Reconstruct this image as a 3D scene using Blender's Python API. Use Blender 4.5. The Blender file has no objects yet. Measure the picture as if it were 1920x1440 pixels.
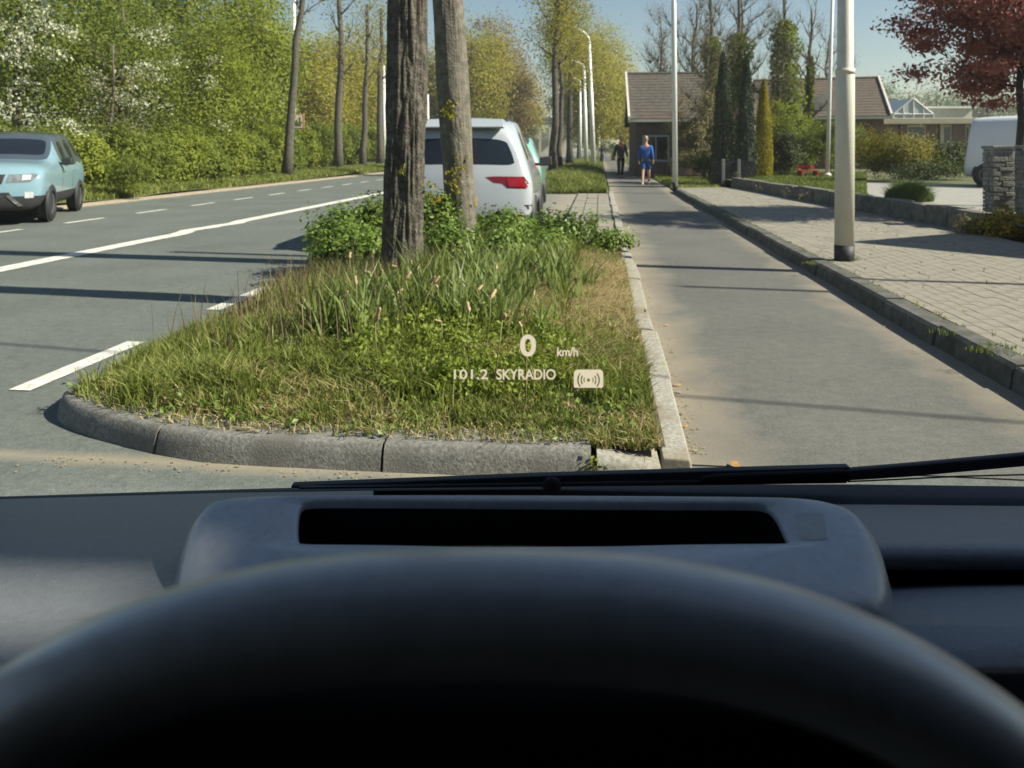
import bpy, bmesh, math, random
import numpy as np
from mathutils import Vector, Matrix
from mathutils.bvhtree import BVHTree

S = bpy.context.scene
COL = S.collection
rng = np.random.default_rng(7)
random.seed(7)
PI = math.pi

# ---------------------------------------------------------------- camera, sky, sun, exposure
F, HZ, CX, H = 1443.0, 280.0, 960.0, 1.28        # focal length and horizon in photo pixels, eye height
cam_d = bpy.data.cameras.new('camera'); cam = bpy.data.objects.new('camera', cam_d); COL.objects.link(cam)
cam.location = (0, 0, H); cam.rotation_euler = (PI / 2, 0, 0)
cam_d.sensor_width = 36; cam_d.lens = F / 1920 * 36; cam_d.shift_y = -(720 - HZ) / 1920
cam_d.clip_start = 0.02; cam_d.clip_end = 3000
cam_d.dof.use_dof = True; cam_d.dof.focus_distance = 1.4; cam_d.dof.aperture_fstop = 9.5
S.camera = cam
SUN_EL, SUN_DIR = math.radians(40), Vector((0.978, -0.208))
sun_dir = Vector((SUN_DIR.x * math.cos(SUN_EL), SUN_DIR.y * math.cos(SUN_EL), math.sin(SUN_EL)))
W = bpy.data.worlds.new('World'); S.world = W; W.use_nodes = True
wn = W.node_tree.nodes; wl = W.node_tree.links
sky = wn.new('ShaderNodeTexSky'); sky.sky_type = 'NISHITA'; sky.sun_disc = False
sky.sun_elevation = SUN_EL; sky.sun_rotation = math.atan2(SUN_DIR.x, SUN_DIR.y)
sky.air_density = 1.25; sky.dust_density = 0.35; sky.ozone_density = 2.0; sky.altitude = 0
bg = wn['Background']; bg.inputs['Strength'].default_value = 0.05
wl.new(sky.outputs[0], bg.inputs['Color'])
sd = bpy.data.lights.new('sun', 'SUN'); sd.energy = 4.6; sd.angle = math.radians(0.55); sd.color = (1, 0.93, 0.80)
sun = bpy.data.objects.new('sun', sd); COL.objects.link(sun)
sun.rotation_euler = sun_dir.to_track_quat('Z', 'Y').to_euler()
S.view_settings.view_transform = 'Standard'; S.view_settings.look = 'None'
S.view_settings.exposure = 1.14; S.view_settings.gamma = 1; S.view_settings.use_curve_mapping = False
S.cycles.use_denoising = True; S.cycles.max_bounces = 7; S.cycles.transparent_max_bounces = 12
S.cycles.diffuse_bounces = 3; S.cycles.glossy_bounces = 3; S.cycles.sample_clamp_indirect = 6
S.cycles.caustics_reflective = False; S.cycles.caustics_refractive = False

# ---------------------------------------------------------------- places
T = np.array([0.1136, 0.9935]); N = np.array([0.9935, -0.1136])   # along the road, across it to the right

def G(x, y, z=0.0):
    "point of the level z under the photo pixel"
    d = F * (H - z) / (y - HZ)
    return Vector(((x - CX) / F * d, d, z))

def At(x, y, d):
    "point at distance d under the photo pixel"
    return Vector(((x - CX) / F * d, d, H - (y - HZ) / F * d))

def R(u, v, z=0.0):
    return Vector((v * N[0] + u * T[0], v * N[1] + u * T[1], z))

def UV(p):
    return p[0] * T[0] + p[1] * T[1], p[0] * N[0] + p[1] * N[1]

# ---------------------------------------------------------------- mesh helpers
def vnoise(p, seed=0):
    "smooth value noise in 0..1"
    p = np.asarray(p, float); i = np.floor(p).astype(np.int64); f = p - i; f = f * f * (3 - 2 * f)
    out = np.zeros(len(p))
    for dx in (0, 1):
        for dy in (0, 1):
            for dz in (0, 1):
                a = (i[:, 0] + dx) * 374761393 + (i[:, 1] + dy) * 668265263 + (i[:, 2] + dz) * 2147483647 + seed * 974634
                a = (a ^ (a >> 13)) * 1274126177 & 0x7fffffff
                a = a ^ (a >> 16)
                h = (a & 0xffff) / 65535.0
                out += h * (f[:, 0] if dx else 1 - f[:, 0]) * (f[:, 1] if dy else 1 - f[:, 1]) * (f[:, 2] if dz else 1 - f[:, 2])
    return out

def mesh_np(name, V, faces, smooth=False):
    "faces: list of int arrays (n,k)"
    me = bpy.data.meshes.new(name)
    V = np.asarray(V, np.float32)
    me.vertices.add(len(V)); me.vertices.foreach_set('co', V.ravel())
    loops = np.concatenate([np.asarray(f, np.int32).ravel() for f in faces])
    tot = np.concatenate([np.full(len(f), np.asarray(f).shape[1], np.int32) for f in faces])
    start = np.concatenate([[0], np.cumsum(tot)[:-1]]).astype(np.int32)
    me.loops.add(len(loops)); me.loops.foreach_set('vertex_index', loops)
    me.polygons.add(len(tot)); me.polygons.foreach_set('loop_start', start); me.polygons.foreach_set('loop_total', tot)
    me.polygons.foreach_set('use_smooth', np.full(len(tot), smooth, bool))
    me.update(calc_edges=True)
    return me

class MB:
    "collects shapes for one mesh"
    def __init__(s): s.V = []; s.F = {3: [], 4: []}; s.n = 0; s.N = []
    def add(s, V, F):
        V = [tuple(v) for v in V]
        for f in F:
            f = [i + s.n for i in f]
            if len(f) in (3, 4): s.F[len(f)].append(f)
            else: s.N.append(f)
        s.V += V; s.n += len(V); return s
    def box(s, c, size, rot=None):
        x, y, z = (q / 2 for q in size); c = Vector(c)
        vs = [Vector((a * x, b * y, d * z)) for d in (-1, 1) for b in (-1, 1) for a in (-1, 1)]
        if rot is not None: vs = [rot @ v for v in vs]
        return s.add([c + v for v in vs], [(0, 2, 3, 1), (4, 5, 7, 6), (0, 1, 5, 4), (2, 6, 7, 3), (0, 4, 6, 2), (1, 3, 7, 5)])
    def hexa(s, lo, hi):
        "lo, hi: four corners each"
        return s.add(list(lo) + list(hi), [(3, 2, 1, 0), (4, 5, 6, 7), (0, 1, 5, 4), (1, 2, 6, 5), (2, 3, 7, 6), (3, 0, 4, 7)])
    def tube(s, pts, rad, n=10, cap=True):
        pts = [Vector(p) for p in pts]; m = len(pts)
        if not hasattr(rad, '__len__'): rad = [rad] * m
        vs = []; a = None
        for i, p in enumerate(pts):
            d = (pts[min(i + 1, m - 1)] - pts[max(i - 1, 0)]).normalized()
            if a is None: a = d.orthogonal().normalized()
            a = (a - d * a.dot(d)).normalized(); b = d.cross(a)
            for k in range(n):
                t = 2 * PI * k / n
                vs.append(p + (a * math.cos(t) + b * math.sin(t)) * rad[i])
        fs = [(i * n + k, i * n + (k + 1) % n, (i + 1) * n + (k + 1) % n, (i + 1) * n + k) for i in range(m - 1) for k in range(n)]
        if cap: fs += [tuple(range(n - 1, -1, -1)), tuple((m - 1) * n + k for k in range(n))]
        return s.add(vs, fs)
    def lathe(s, prof, c, axis='z', n=24):
        "prof: (radius, height) pairs"
        vs = []; c = Vector(c)
        for r, h in prof:
            for k in range(n):
                t = 2 * PI * k / n; x, y = r * math.cos(t), r * math.sin(t)
                vs.append(c + Vector((x, y, h) if axis == 'z' else (h, x, y) if axis == 'x' else (x, h, y)))
        m = len(prof)
        return s.add(vs, [(i * n + k, i * n + (k + 1) % n, (i + 1) * n + (k + 1) % n, (i + 1) * n + k) for i in range(m - 1) for k in range(n)])
    def prism(s, poly, depth_vec):
        "poly: 3-D outline, swept along depth_vec"
        n = len(poly); d = Vector(depth_vec); a = [Vector(p) for p in poly]
        return s.add(a + [p + d for p in a], [tuple(range(n - 1, -1, -1)), tuple(range(n, 2 * n))] + [(i, (i + 1) % n, n + (i + 1) % n, n + i) for i in range(n)])
    def mesh(s, name, smooth=False):
        me = bpy.data.meshes.new(name)
        me.from_pydata(s.V, [], s.F[4] + s.F[3] + s.N)
        me.polygons.foreach_set('use_smooth', [smooth] * len(me.polygons)); me.update()
        return me

def link(name, me, m=None, parent=None, **props):
    o = bpy.data.objects.new(name, me); COL.objects.link(o)
    if m is not None:
        for mm in (m if isinstance(m, (list, tuple)) else [m]): me.materials.append(mm)
    if parent is not None: o.parent = parent
    for k, v in props.items(): o[k] = v
    return o

def put(name, mb, m, parent=None, smooth=False, bev=0, **props):
    o = link(name, mb.mesh(name, smooth), m, parent, **props)
    if bev:
        b = o.modifiers.new('soft_edge', 'BEVEL'); b.width = bev; b.segments = 2; b.limit_method = 'ANGLE'; b.angle_limit = 0.6
        for p in o.data.polygons: p.use_smooth = True
        w = o.modifiers.new('wn', 'WEIGHTED_NORMAL')
    return o

def thing(name, label, cat, loc=(0, 0, 0), rz=0, group=None):
    o = bpy.data.objects.new(name, None); COL.objects.link(o); o.empty_display_size = 0.2
    o.location = loc; o.rotation_euler = (0, 0, rz); o['label'] = label; o['category'] = cat
    if group: o['group'] = group
    return o

def tag(o, label, cat, group=None):
    o['label'] = label; o['category'] = cat
    if group: o['group'] = group
    return o

def copy_tree(o, parent=None):
    c = o.copy(); COL.objects.link(c)
    if parent is not None: c.parent = parent
    for ch in list(o.children): copy_tree(ch, c)
    return c

# ---------------------------------------------------------------- materials
MATS = {}
def lin(c):
    return tuple((x / 12.92 if x <= 0.04045 else ((x + 0.055) / 1.055) ** 2.4) for x in c)

def mat(name, base, rough=0.7, var=0.15, scale=8.0, bump=0.0, bscale=60.0, spec=0.4, metal=0.0, coat=0.0, second=None, sfac=0.5, sscale=1.5):
    if name in MATS: return MATS[name]
    m = bpy.data.materials.new(name); m.use_nodes = True; nt = m.node_tree; nd = nt.nodes; lk = nt.links
    b = nd['Principled BSDF']; b.inputs['Roughness'].default_value = rough; b.inputs['Specular IOR Level'].default_value = spec
    b.inputs['Metallic'].default_value = metal; b.inputs['Coat Weight'].default_value = coat; b.inputs['Coat Roughness'].default_value = 0.06
    tc = nd.new('ShaderNodeTexCoord')
    nz = nd.new('ShaderNodeTexNoise'); nz.inputs['Scale'].default_value = scale; nz.inputs['Detail'].default_value = 6
    lk.new(tc.outputs['Object'], nz.inputs['Vector'])
    rp = nd.new('ShaderNodeValToRGB'); rp.color_ramp.elements[0].position = 0.3; rp.color_ramp.elements[1].position = 0.72
    rp.color_ramp.elements[0].color = (*[x * (1 - var) for x in base], 1); rp.color_ramp.elements[1].color = (*[min(1, x * (1 + var)) for x in base], 1)
    lk.new(nz.outputs['Fac'], rp.inputs['Fac']); out = rp.outputs['Color']
    if second is not None:
        n2 = nd.new('ShaderNodeTexNoise'); n2.inputs['Scale'].default_value = sscale; n2.inputs['Detail'].default_value = 4
        lk.new(tc.outputs['Object'], n2.inputs['Vector'])
        r2 = nd.new('ShaderNodeValToRGB'); r2.color_ramp.elements[0].position = 0.62 - 0.25 * sfac; r2.color_ramp.elements[1].position = 0.80 - 0.2 * sfac
        lk.new(n2.outputs['Fac'], r2.inputs['Fac'])
        mx = nd.new('ShaderNodeMix'); mx.data_type = 'RGBA'; mx.inputs['B'].default_value = (*second, 1)
        lk.new(r2.outputs['Color'], mx.inputs['Factor']); lk.new(out, mx.inputs['A']); out = mx.outputs['Result']
    lk.new(out, b.inputs['Base Color'])
    if bump:
        nb = nd.new('ShaderNodeTexNoise'); nb.inputs['Scale'].default_value = bscale; nb.inputs['Detail'].default_value = 5
        lk.new(tc.outputs['Object'], nb.inputs['Vector'])
        bp = nd.new('ShaderNodeBump'); bp.inputs['Strength'].default_value = bump; bp.inputs['Distance'].default_value = 0.02
        lk.new(nb.outputs['Fac'], bp.inputs['Height']); lk.new(bp.outputs['Normal'], b.inputs['Normal'])
    MATS[name] = m
    return m

def leafmat(name, cols, trans=0.3, rough=0.55, nscale=0.8):
    "leaf colours vary from leaf to leaf and softly from clump to clump"
    if name in MATS: return MATS[name]
    m = bpy.data.materials.new(name); m.use_nodes = True; nt = m.node_tree; nd = nt.nodes; lk = nt.links
    b = nd['Principled BSDF']; b.inputs['Roughness'].default_value = rough; b.inputs['Specular IOR Level'].default_value = 0.25
    g = nd.new('ShaderNodeNewGeometry'); rp = nd.new('ShaderNodeValToRGB')
    els = rp.color_ramp.elements
    while len(els) < len(cols): els.new(0.5)
    for i, c in enumerate(cols):
        els[i].position = i / max(1, len(cols) - 1); els[i].color = (*c, 1)
    tc = nd.new('ShaderNodeTexCoord'); nz = nd.new('ShaderNodeTexNoise'); nz.inputs['Scale'].default_value = nscale; nz.inputs['Detail'].default_value = 3
    lk.new(tc.outputs['Object'], nz.inputs['Vector'])
    mm = nd.new('ShaderNodeMath'); mm.operation = 'MULTIPLY_ADD'; mm.inputs[1].default_value = 0.34
    lk.new(g.outputs['Random Per Island'], mm.inputs[0])
    m2 = nd.new('ShaderNodeMath'); m2.operation = 'MULTIPLY_ADD'; m2.inputs[1].default_value = 1.3; m2.inputs[2].default_value = -0.30
    lk.new(nz.outputs['Fac'], m2.inputs[0]); lk.new(m2.outputs[0], mm.inputs[2]); lk.new(mm.outputs[0], rp.inputs['Fac'])
    lk.new(rp.outputs['Color'], b.inputs['Base Color'])
    t = nd.new('ShaderNodeBsdfTranslucent'); lk.new(rp.outputs['Color'], t.inputs['Color'])
    mx = nd.new('ShaderNodeMixShader'); mx.inputs['Fac'].default_value = trans
    lk.new(b.outputs[0], mx.inputs[1]); lk.new(t.outputs[0], mx.inputs[2]); lk.new(mx.outputs[0], nd['Material Output'].inputs['Surface'])
    MATS[name] = m
    return m

def emis(name, col, strength, mixf=1.0):
    m = bpy.data.materials.new(name); m.use_nodes = True; nt = m.node_tree; nd = nt.nodes; lk = nt.links
    nd.remove(nd['Principled BSDF']); e = nd.new('ShaderNodeEmission'); e.inputs['Color'].default_value = (*col, 1); e.inputs['Strength'].default_value = strength
    t = nd.new('ShaderNodeBsdfTransparent'); mx = nd.new('ShaderNodeMixShader'); mx.inputs['Fac'].default_value = mixf
    lk.new(t.outputs[0], mx.inputs[1]); lk.new(e.outputs[0], mx.inputs[2]); lk.new(mx.outputs[0], nd['Material Output'].inputs['Surface'])
    return m

def asphalt(name, base, sand, edges):
    "asphalt with grit; edges: list of (v, width) strips along the road where drifted sand lies"
    m = bpy.data.materials.new(name); m.use_nodes = True; nt = m.node_tree; nd = nt.nodes; lk = nt.links
    b = nd['Principled BSDF']; b.inputs['Roughness'].default_value = 0.82; b.inputs['Specular IOR Level'].default_value = 0.3
    tc = nd.new('ShaderNodeTexCoord')
    def noise(s, d=5):
        n = nd.new('ShaderNodeTexNoise'); n.inputs['Scale'].default_value = s; n.inputs['Detail'].default_value = d
        lk.new(tc.outputs['Object'], n.inputs['Vector']); return n.outputs['Fac']
    def ramp(i, p0, c0, p1, c1):
        r = nd.new('ShaderNodeValToRGB'); e = r.color_ramp.elements
        e[0].position = p0; e[0].color = (*c0, 1); e[1].position = p1; e[1].color = (*c1, 1); lk.new(i, r.inputs['Fac']); return r.outputs['Color']
    def mix(f, a, c, mode='MIX'):
        x = nd.new('ShaderNodeMix'); x.data_type = 'RGBA'; x.blend_type = mode
        for s, v in (('Factor', f), ('A', a), ('B', c)):
            if isinstance(v, (int, float)): x.inputs[s].default_value = v
            elif isinstance(v, tuple): x.inputs[s].default_value = (*v, 1)
            else: lk.new(v, x.inputs[s])
        return x.outputs['Result']
    grit = ramp(noise(170, 3), 0.32, tuple(x * 0.4 for x in base), 0.7, tuple(x * 1.75 for x in base))
    c = mix(0.55, grit, base)
    c = mix(0.6, c, ramp(noise(0.9, 6), 0.3, (0.74,) * 3, 0.75, (1.2,) * 3), 'MULTIPLY'); c = mix(0.5, c, ramp(noise(14, 6), 0.3, (0.76,) * 3, 0.72, (1.22,) * 3), 'MULTIPLY'); c = mix(0.6, c, ramp(noise(55, 4), 0.3, (0.72,) * 3, 0.72, (1.25,) * 3), 'MULTIPLY')
    # small cracks and patches
    vo = nd.new('ShaderNodeTexVoronoi'); vo.feature = 'DISTANCE_TO_EDGE'; vo.inputs['Scale'].default_value = 0.55
    dis = nd.new('ShaderNodeTexNoise'); dis.inputs['Scale'].default_value = 3; lk.new(tc.outputs['Object'], dis.inputs['Vector'])
    va = nd.new('ShaderNodeVectorMath'); va.operation = 'MULTIPLY_ADD'; va.inputs[1].default_value = (0.5, 0.5, 0)
    lk.new(dis.outputs['Color'], va.inputs[0]); lk.new(tc.outputs['Object'], va.inputs[2]); lk.new(va.outputs[0], vo.inputs['Vector'])
    c = mix(ramp(vo.outputs['Distance'], 0.0, (0.25,) * 3, 0.008, (0,) * 3), c, tuple(x * 0.6 for x in base))
    sx = nd.new('ShaderNodeSeparateXYZ'); lk.new(tc.outputs['Object'], sx.inputs[0])
    def math(op, a, bb):
        q = nd.new('ShaderNodeMath'); q.operation = op
        for k, v in ((0, a), (1, bb)):
            if isinstance(v, (int, float)): q.inputs[k].default_value = v
            else: lk.new(v, q.inputs[k])
        return q.outputs[0]
    v = math('ADD', math('MULTIPLY', sx.outputs['X'], float(N[0])), math('MULTIPLY', sx.outputs['Y'], float(N[1])))
    u = math('ADD', math('MULTIPLY', sx.outputs['X'], float(T[0])), math('MULTIPLY', sx.outputs['Y'], float(T[1])))
    for axis, at, w in edges:
        d = math('ABSOLUTE', math('SUBTRACT', v if axis == 'v' else u, at), 0)
        d = math('SUBTRACT', d, math('MULTIPLY', math('SUBTRACT', noise(2.2, 6), 0.5), w * 1.6))
        c = mix(math('MULTIPLY', ramp(d, 0.0, (1,) * 3, w, (0,) * 3), 0.85), c, sand)
    lk.new(c, b.inputs['Base Color'])
    bp = nd.new('ShaderNodeBump'); bp.inputs['Strength'].default_value = 0.35; bp.inputs['Distance'].default_value = 0.01
    lk.new(noise(220, 3), bp.inputs['Height']); lk.new(bp.outputs['Normal'], b.inputs['Normal'])
    return m

M_road = asphalt('road_asphalt', (0.118, 0.132, 0.120), (0.27, 0.235, 0.175), [('u', 2.98, 0.09), ('v', -11.55, 0.3)])
M_path = asphalt('path_asphalt', (0.118, 0.117, 0.107), (0.26, 0.225, 0.170), [('v', 0.36, 0.38), ('v', 2.2, 0.40)])
M_bay = asphalt('bay_paving', (0.19, 0.185, 0.165), (0.27, 0.24, 0.19), [('v', -0.7, 0.6)])
M_drive = mat('drive_concrete', (0.27, 0.265, 0.24), 0.85, 0.12, 3, 0.2, 80)
M_paint = mat('road_paint', (0.62, 0.62, 0.56), 0.7, 0.22, 9, 0.2, 150, second=(0.36, 0.36, 0.32), sfac=0.5, sscale=14)
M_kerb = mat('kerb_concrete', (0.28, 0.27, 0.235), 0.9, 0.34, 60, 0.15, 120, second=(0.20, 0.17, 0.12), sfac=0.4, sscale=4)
M_kerbdark = mat('shaded_old_kerb', (0.175, 0.171, 0.156), 0.92, 0.42, 70, 0.22, 130, second=(0.13, 0.125, 0.11), sfac=0.6, sscale=5)  # side faces only: darker copy of the kerb concrete, shade put into the colour
M_kerbface = mat('shaded_mossy_kerb', (0.095, 0.095, 0.085), 0.95, 0.4, 10, 0.2, 80, second=(0.06, 0.06, 0.045), sfac=0.5, sscale=6)  # mossy, dirty face with the shade of that side put into the colour
M_paver = mat('paver_concrete', (0.225, 0.208, 0.170), 0.9, 0.2, 5, 0.15, 110, second=(0.20, 0.19, 0.155), sfac=0.5, sscale=2)
M_joint = mat('joint_sand', (0.19, 0.177, 0.135), 0.95, 0.4, 12, 0.3, 60)
M_soil = mat('verge_soil', (0.085, 0.075, 0.042), 0.95, 0.4, 6, 0.6, 30, second=(0.20, 0.165, 0.09), sfac=0.6, sscale=1.2)
M_field = mat('field_grass', (0.085, 0.10, 0.035), 0.95, 0.35, 0.7, 0.5, 6, second=(0.12, 0.105, 0.05), sfac=0.5, sscale=0.25)
M_bark = mat('bark', (0.104, 0.093, 0.075), 0.92, 0.55, 24, 0.9, 55, second=(0.055, 0.050, 0.040), sfac=0.55, sscale=9)
M_bark2 = mat('smooth_bark', (0.145, 0.132, 0.105), 0.9, 0.35, 14, 0.6, 45, second=(0.09, 0.082, 0.06), sfac=0.4, sscale=5)
M_twig = mat('twig_bark', (0.11, 0.095, 0.07), 0.9, 0.3, 5)
M_white = mat('white_metal', (0.72, 0.72, 0.69), 0.45, 0.06, 4)
M_post = mat('post_aluminium', (0.58, 0.56, 0.48), 0.5, 0.08, 6, 0.1, 40, spec=0.5)
M_black = mat('black_rubber', (0.025, 0.026, 0.028), 0.6, 0.2, 20)
M_glass = mat('dark_glass', (0.012, 0.016, 0.022), 0.08, 0.1, 2, spec=0.6)
M_chrome = mat('chrome', (0.6, 0.6, 0.6), 0.15, 0.05, 5, metal=1.0)
M_plate = mat('yellow_plate', (0.72, 0.42, 0.02), 0.5, 0.05, 6)
M_platb = mat('plate_blue', (0.02, 0.06, 0.35), 0.5, 0.05, 6)
M_red = mat('red_lens', (0.16, 0.005, 0.010), 0.2, 0.2, 8, coat=0.6)
M_dplast = mat('dark_trim', (0.03, 0.031, 0.034), 0.6, 0.15, 30)
M_brick = mat('brown_brick', (0.16, 0.105, 0.075), 0.9, 0.3, 5, 0.4, 40, second=(0.11, 0.08, 0.065), sfac=0.5, sscale=2)
M_dbrick = mat('dark_brick', (0.12, 0.088, 0.078), 0.92, 0.25, 6, 0.4, 40)
M_thatch = mat('grey_brown_roof', (0.080, 0.072, 0.060), 0.95, 0.35, 5, 0.7, 18, second=(0.088, 0.070, 0.052), sfac=0.5, sscale=0.9)
M_rtile = mat('red_brown_roof', (0.100, 0.078, 0.060), 0.9, 0.28, 6, 0.6, 20, second=(0.092, 0.078, 0.060), sfac=0.5, sscale=0.6)
M_fascia = mat('beige_fascia', (0.50, 0.44, 0.32), 0.7, 0.06, 2)
M_wallplaster = mat('pale_wall', (0.55, 0.52, 0.45), 0.85, 0.08, 2)
M_wall = mat('dark_wall_stone', (0.13, 0.125, 0.11), 0.93, 0.4, 8, 0.7, 35, second=(0.21, 0.20, 0.17), sfac=0.35, sscale=3)
M_slate = mat('pillar_stone', (0.21, 0.205, 0.185), 0.9, 0.4, 9, 0.8, 40, second=(0.32, 0.31, 0.28), sfac=0.35, sscale=5)

# ---------------------------------------------------------------- foliage helpers
def leaves_mesh(name, P, size, up=0.0, aspect=0.55, seed=1, droop=None, out=None):
    "folded diamond leaves at points P"
    r = np.random.default_rng(seed); n = len(P)
    d = r.normal(size=(n, 3)); d[:, 2] += up; d /= np.linalg.norm(d, axis=1)[:, None] + 1e-9
    if droop is not None: d = d * (1 - droop) + np.array([0, 0, -1]) * droop; d /= np.linalg.norm(d, axis=1)[:, None] + 1e-9
    if out is not None:
        o = P - np.array(out); o /= np.linalg.norm(o, axis=1)[:, None] + 1e-9; nr = o * 1.0 + r.normal(size=(n, 3)) * .55 + np.array([0, 0, .25]); nr /= np.linalg.norm(nr, axis=1)[:, None] + 1e-9
        d = d - nr * (d * nr).sum(1)[:, None]; d /= np.linalg.norm(d, axis=1)[:, None] + 1e-9
    e = np.cross(d, r.normal(size=(n, 3)) if out is None else nr); e /= np.linalg.norm(e, axis=1)[:, None] + 1e-9
    nn = np.cross(d, e)
    L = (size * r.uniform(0.65, 1.35, n))[:, None]
    a = P - d * L * 0.5; b = P + e * L * aspect * 0.5 + nn * L * 0.08; c = P + d * L * 0.5; f = P - e * L * aspect * 0.5 + nn * L * 0.08
    V = np.stack([a, b, c, f], 1).reshape(-1, 3)
    return mesh_np(name, V, [np.arange(4 * n).reshape(-1, 4)])

def clumps(n, center, radii, k, spread, seed, shell=0.45, flat=0.0, bottom=-1.0):
    "points in k clumps through an ellipsoid's volume"
    r = np.random.default_rng(seed); c = np.zeros((0, 3))
    while len(c) < k:
        q = r.normal(size=(k * 2, 3)); q /= np.linalg.norm(q, axis=1)[:, None]
        q *= (r.uniform(0, 1, k * 2) ** shell)[:, None]
        c = np.concatenate([c, q[q[:, 2] > bottom]])
    c = c[:k] * np.array(radii)
    w = r.uniform(0.4, 1.6, k); i = r.choice(k, n, p=w / w.sum()); s = spread * r.uniform(0.6, 1.5, k)
    o = r.normal(size=(n, 3)) * s[i][:, None]; o[:, 2] *= 1 - flat
    return c[i] + o + np.array(center), c + np.array(center)

def blades_mesh(name, P, h, w, lean, seed=1, bend=0.5):
    "grass blades: a quad and a tip"
    r = np.random.default_rng(seed); n = len(P); a = r.uniform(0, 2 * PI, n)
    e = np.stack([np.cos(a), np.sin(a), np.zeros(n)], 1)
    b = r.uniform(0, 2 * PI, n); ld = np.stack([np.cos(b), np.sin(b), np.zeros(n)], 1) * (lean * r.uniform(0.2, 1.3, n))[:, None]
    h = np.broadcast_to(h, (n,)) * r.uniform(0.55, 1.3, n); w = np.broadcast_to(w, (n,))
    up = np.array([0, 0, 1.0])
    mid = P + up * (h * 0.55)[:, None] + ld * (h * 0.55 * (1 - bend))[:, None]
    tip = P + up * (h * (1 - 0.25 * bend))[:, None] + ld * h[:, None]
    ww = (w * 0.5)[:, None]
    V = np.stack([P - e * ww, P + e * ww, mid + e * ww * 0.85, mid - e * ww * 0.85, tip], 1).reshape(-1, 3)
    k = np.arange(n)[:, None] * 5
    return mesh_np(name, V, [k + np.array([[0, 1, 2, 3]]), k + np.array([[3, 2, 4]])])

GREEN_Y = [(0.095, 0.125, 0.016), (0.23, 0.275, 0.032), (0.37, 0.40, 0.07)]
GREEN_B = [(0.070, 0.100, 0.017), (0.170, 0.215, 0.032), (0.29, 0.33, 0.06)]
GREEN_S = [(0.055, 0.10, 0.016), (0.15, 0.225, 0.04), (0.28, 0.37, 0.10)]
OLIVE = [(0.155, 0.146, 0.022), (0.31, 0.288, 0.040), (0.42, 0.385, 0.07)]
L_hy = leafmat('leaf_yellow_green', GREEN_Y, 0.48)
L_hb = leafmat('leaf_green', GREEN_B, 0.48)
L_sh = leafmat('leaf_shrub', GREEN_S, 0.35, 0.4, 3.0)
L_ol = leafmat('leaf_olive', OLIVE, 0.48)
L_ol2 = leafmat('leaf_brown_olive', [(0.13, 0.095, 0.024), (0.24, 0.175, 0.045), (0.33, 0.25, 0.08)], 0.3)
L_wh = leafmat('blossom_white', [(0.26, 0.29, 0.15), (0.50, 0.51, 0.36), (0.68, 0.67, 0.55)], 0.3)
L_rd = leafmat('leaf_red', [(0.13, 0.048, 0.044), (0.30, 0.115, 0.098), (0.45, 0.20, 0.155)], 0.35)
L_cy = leafmat('leaf_cypress', [(0.012, 0.026, 0.016), (0.038, 0.062, 0.032), (0.09, 0.12, 0.055)], 0.1)
L_yw = leafmat('leaf_yellow', [(0.15, 0.15, 0.012), (0.31, 0.28, 0.02), (0.44, 0.40, 0.04)], 0.35)
L_pale = leafmat('leaf_pale', [(0.09, 0.08, 0.035), (0.19, 0.165, 0.07), (0.30, 0.26, 0.12)], 0.3)
L_dg = leafmat('leaf_dark', [(0.022, 0.036, 0.012), (0.060, 0.085, 0.022), (0.12, 0.15, 0.04)], 0.25)
L_far = leafmat('leaf_far_green', [(0.06, 0.10, 0.03), (0.12, 0.175, 0.05), (0.19, 0.25, 0.08)], 0.3)
L_gr = leafmat('blade_green', [(0.080, 0.108, 0.020), (0.185, 0.22, 0.045), (0.34, 0.345, 0.12)], 0.35, 0.5, 2.2)
L_rd2 = leafmat('blade_bulb', [(0.075, 0.110, 0.024), (0.165, 0.215, 0.055), (0.31, 0.37, 0.16)], 0.35, 0.4, 2.0)
L_dry = leafmat('blade_dry', [(0.20, 0.155, 0.07), (0.40, 0.32, 0.16), (0.56, 0.47, 0.27)], 0.3, 0.7, 2.0)
L_weed = leafmat('leaf_weed', [(0.08, 0.11, 0.014), (0.20, 0.26, 0.034), (0.35, 0.41, 0.09)], 0.4, 0.5, 3.0)
L_seed = leafmat('blade_seed', [(0.10, 0.085, 0.045), (0.19, 0.15, 0.085), (0.26, 0.20, 0.13)], 0.3, 0.7, 2.0)

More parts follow.
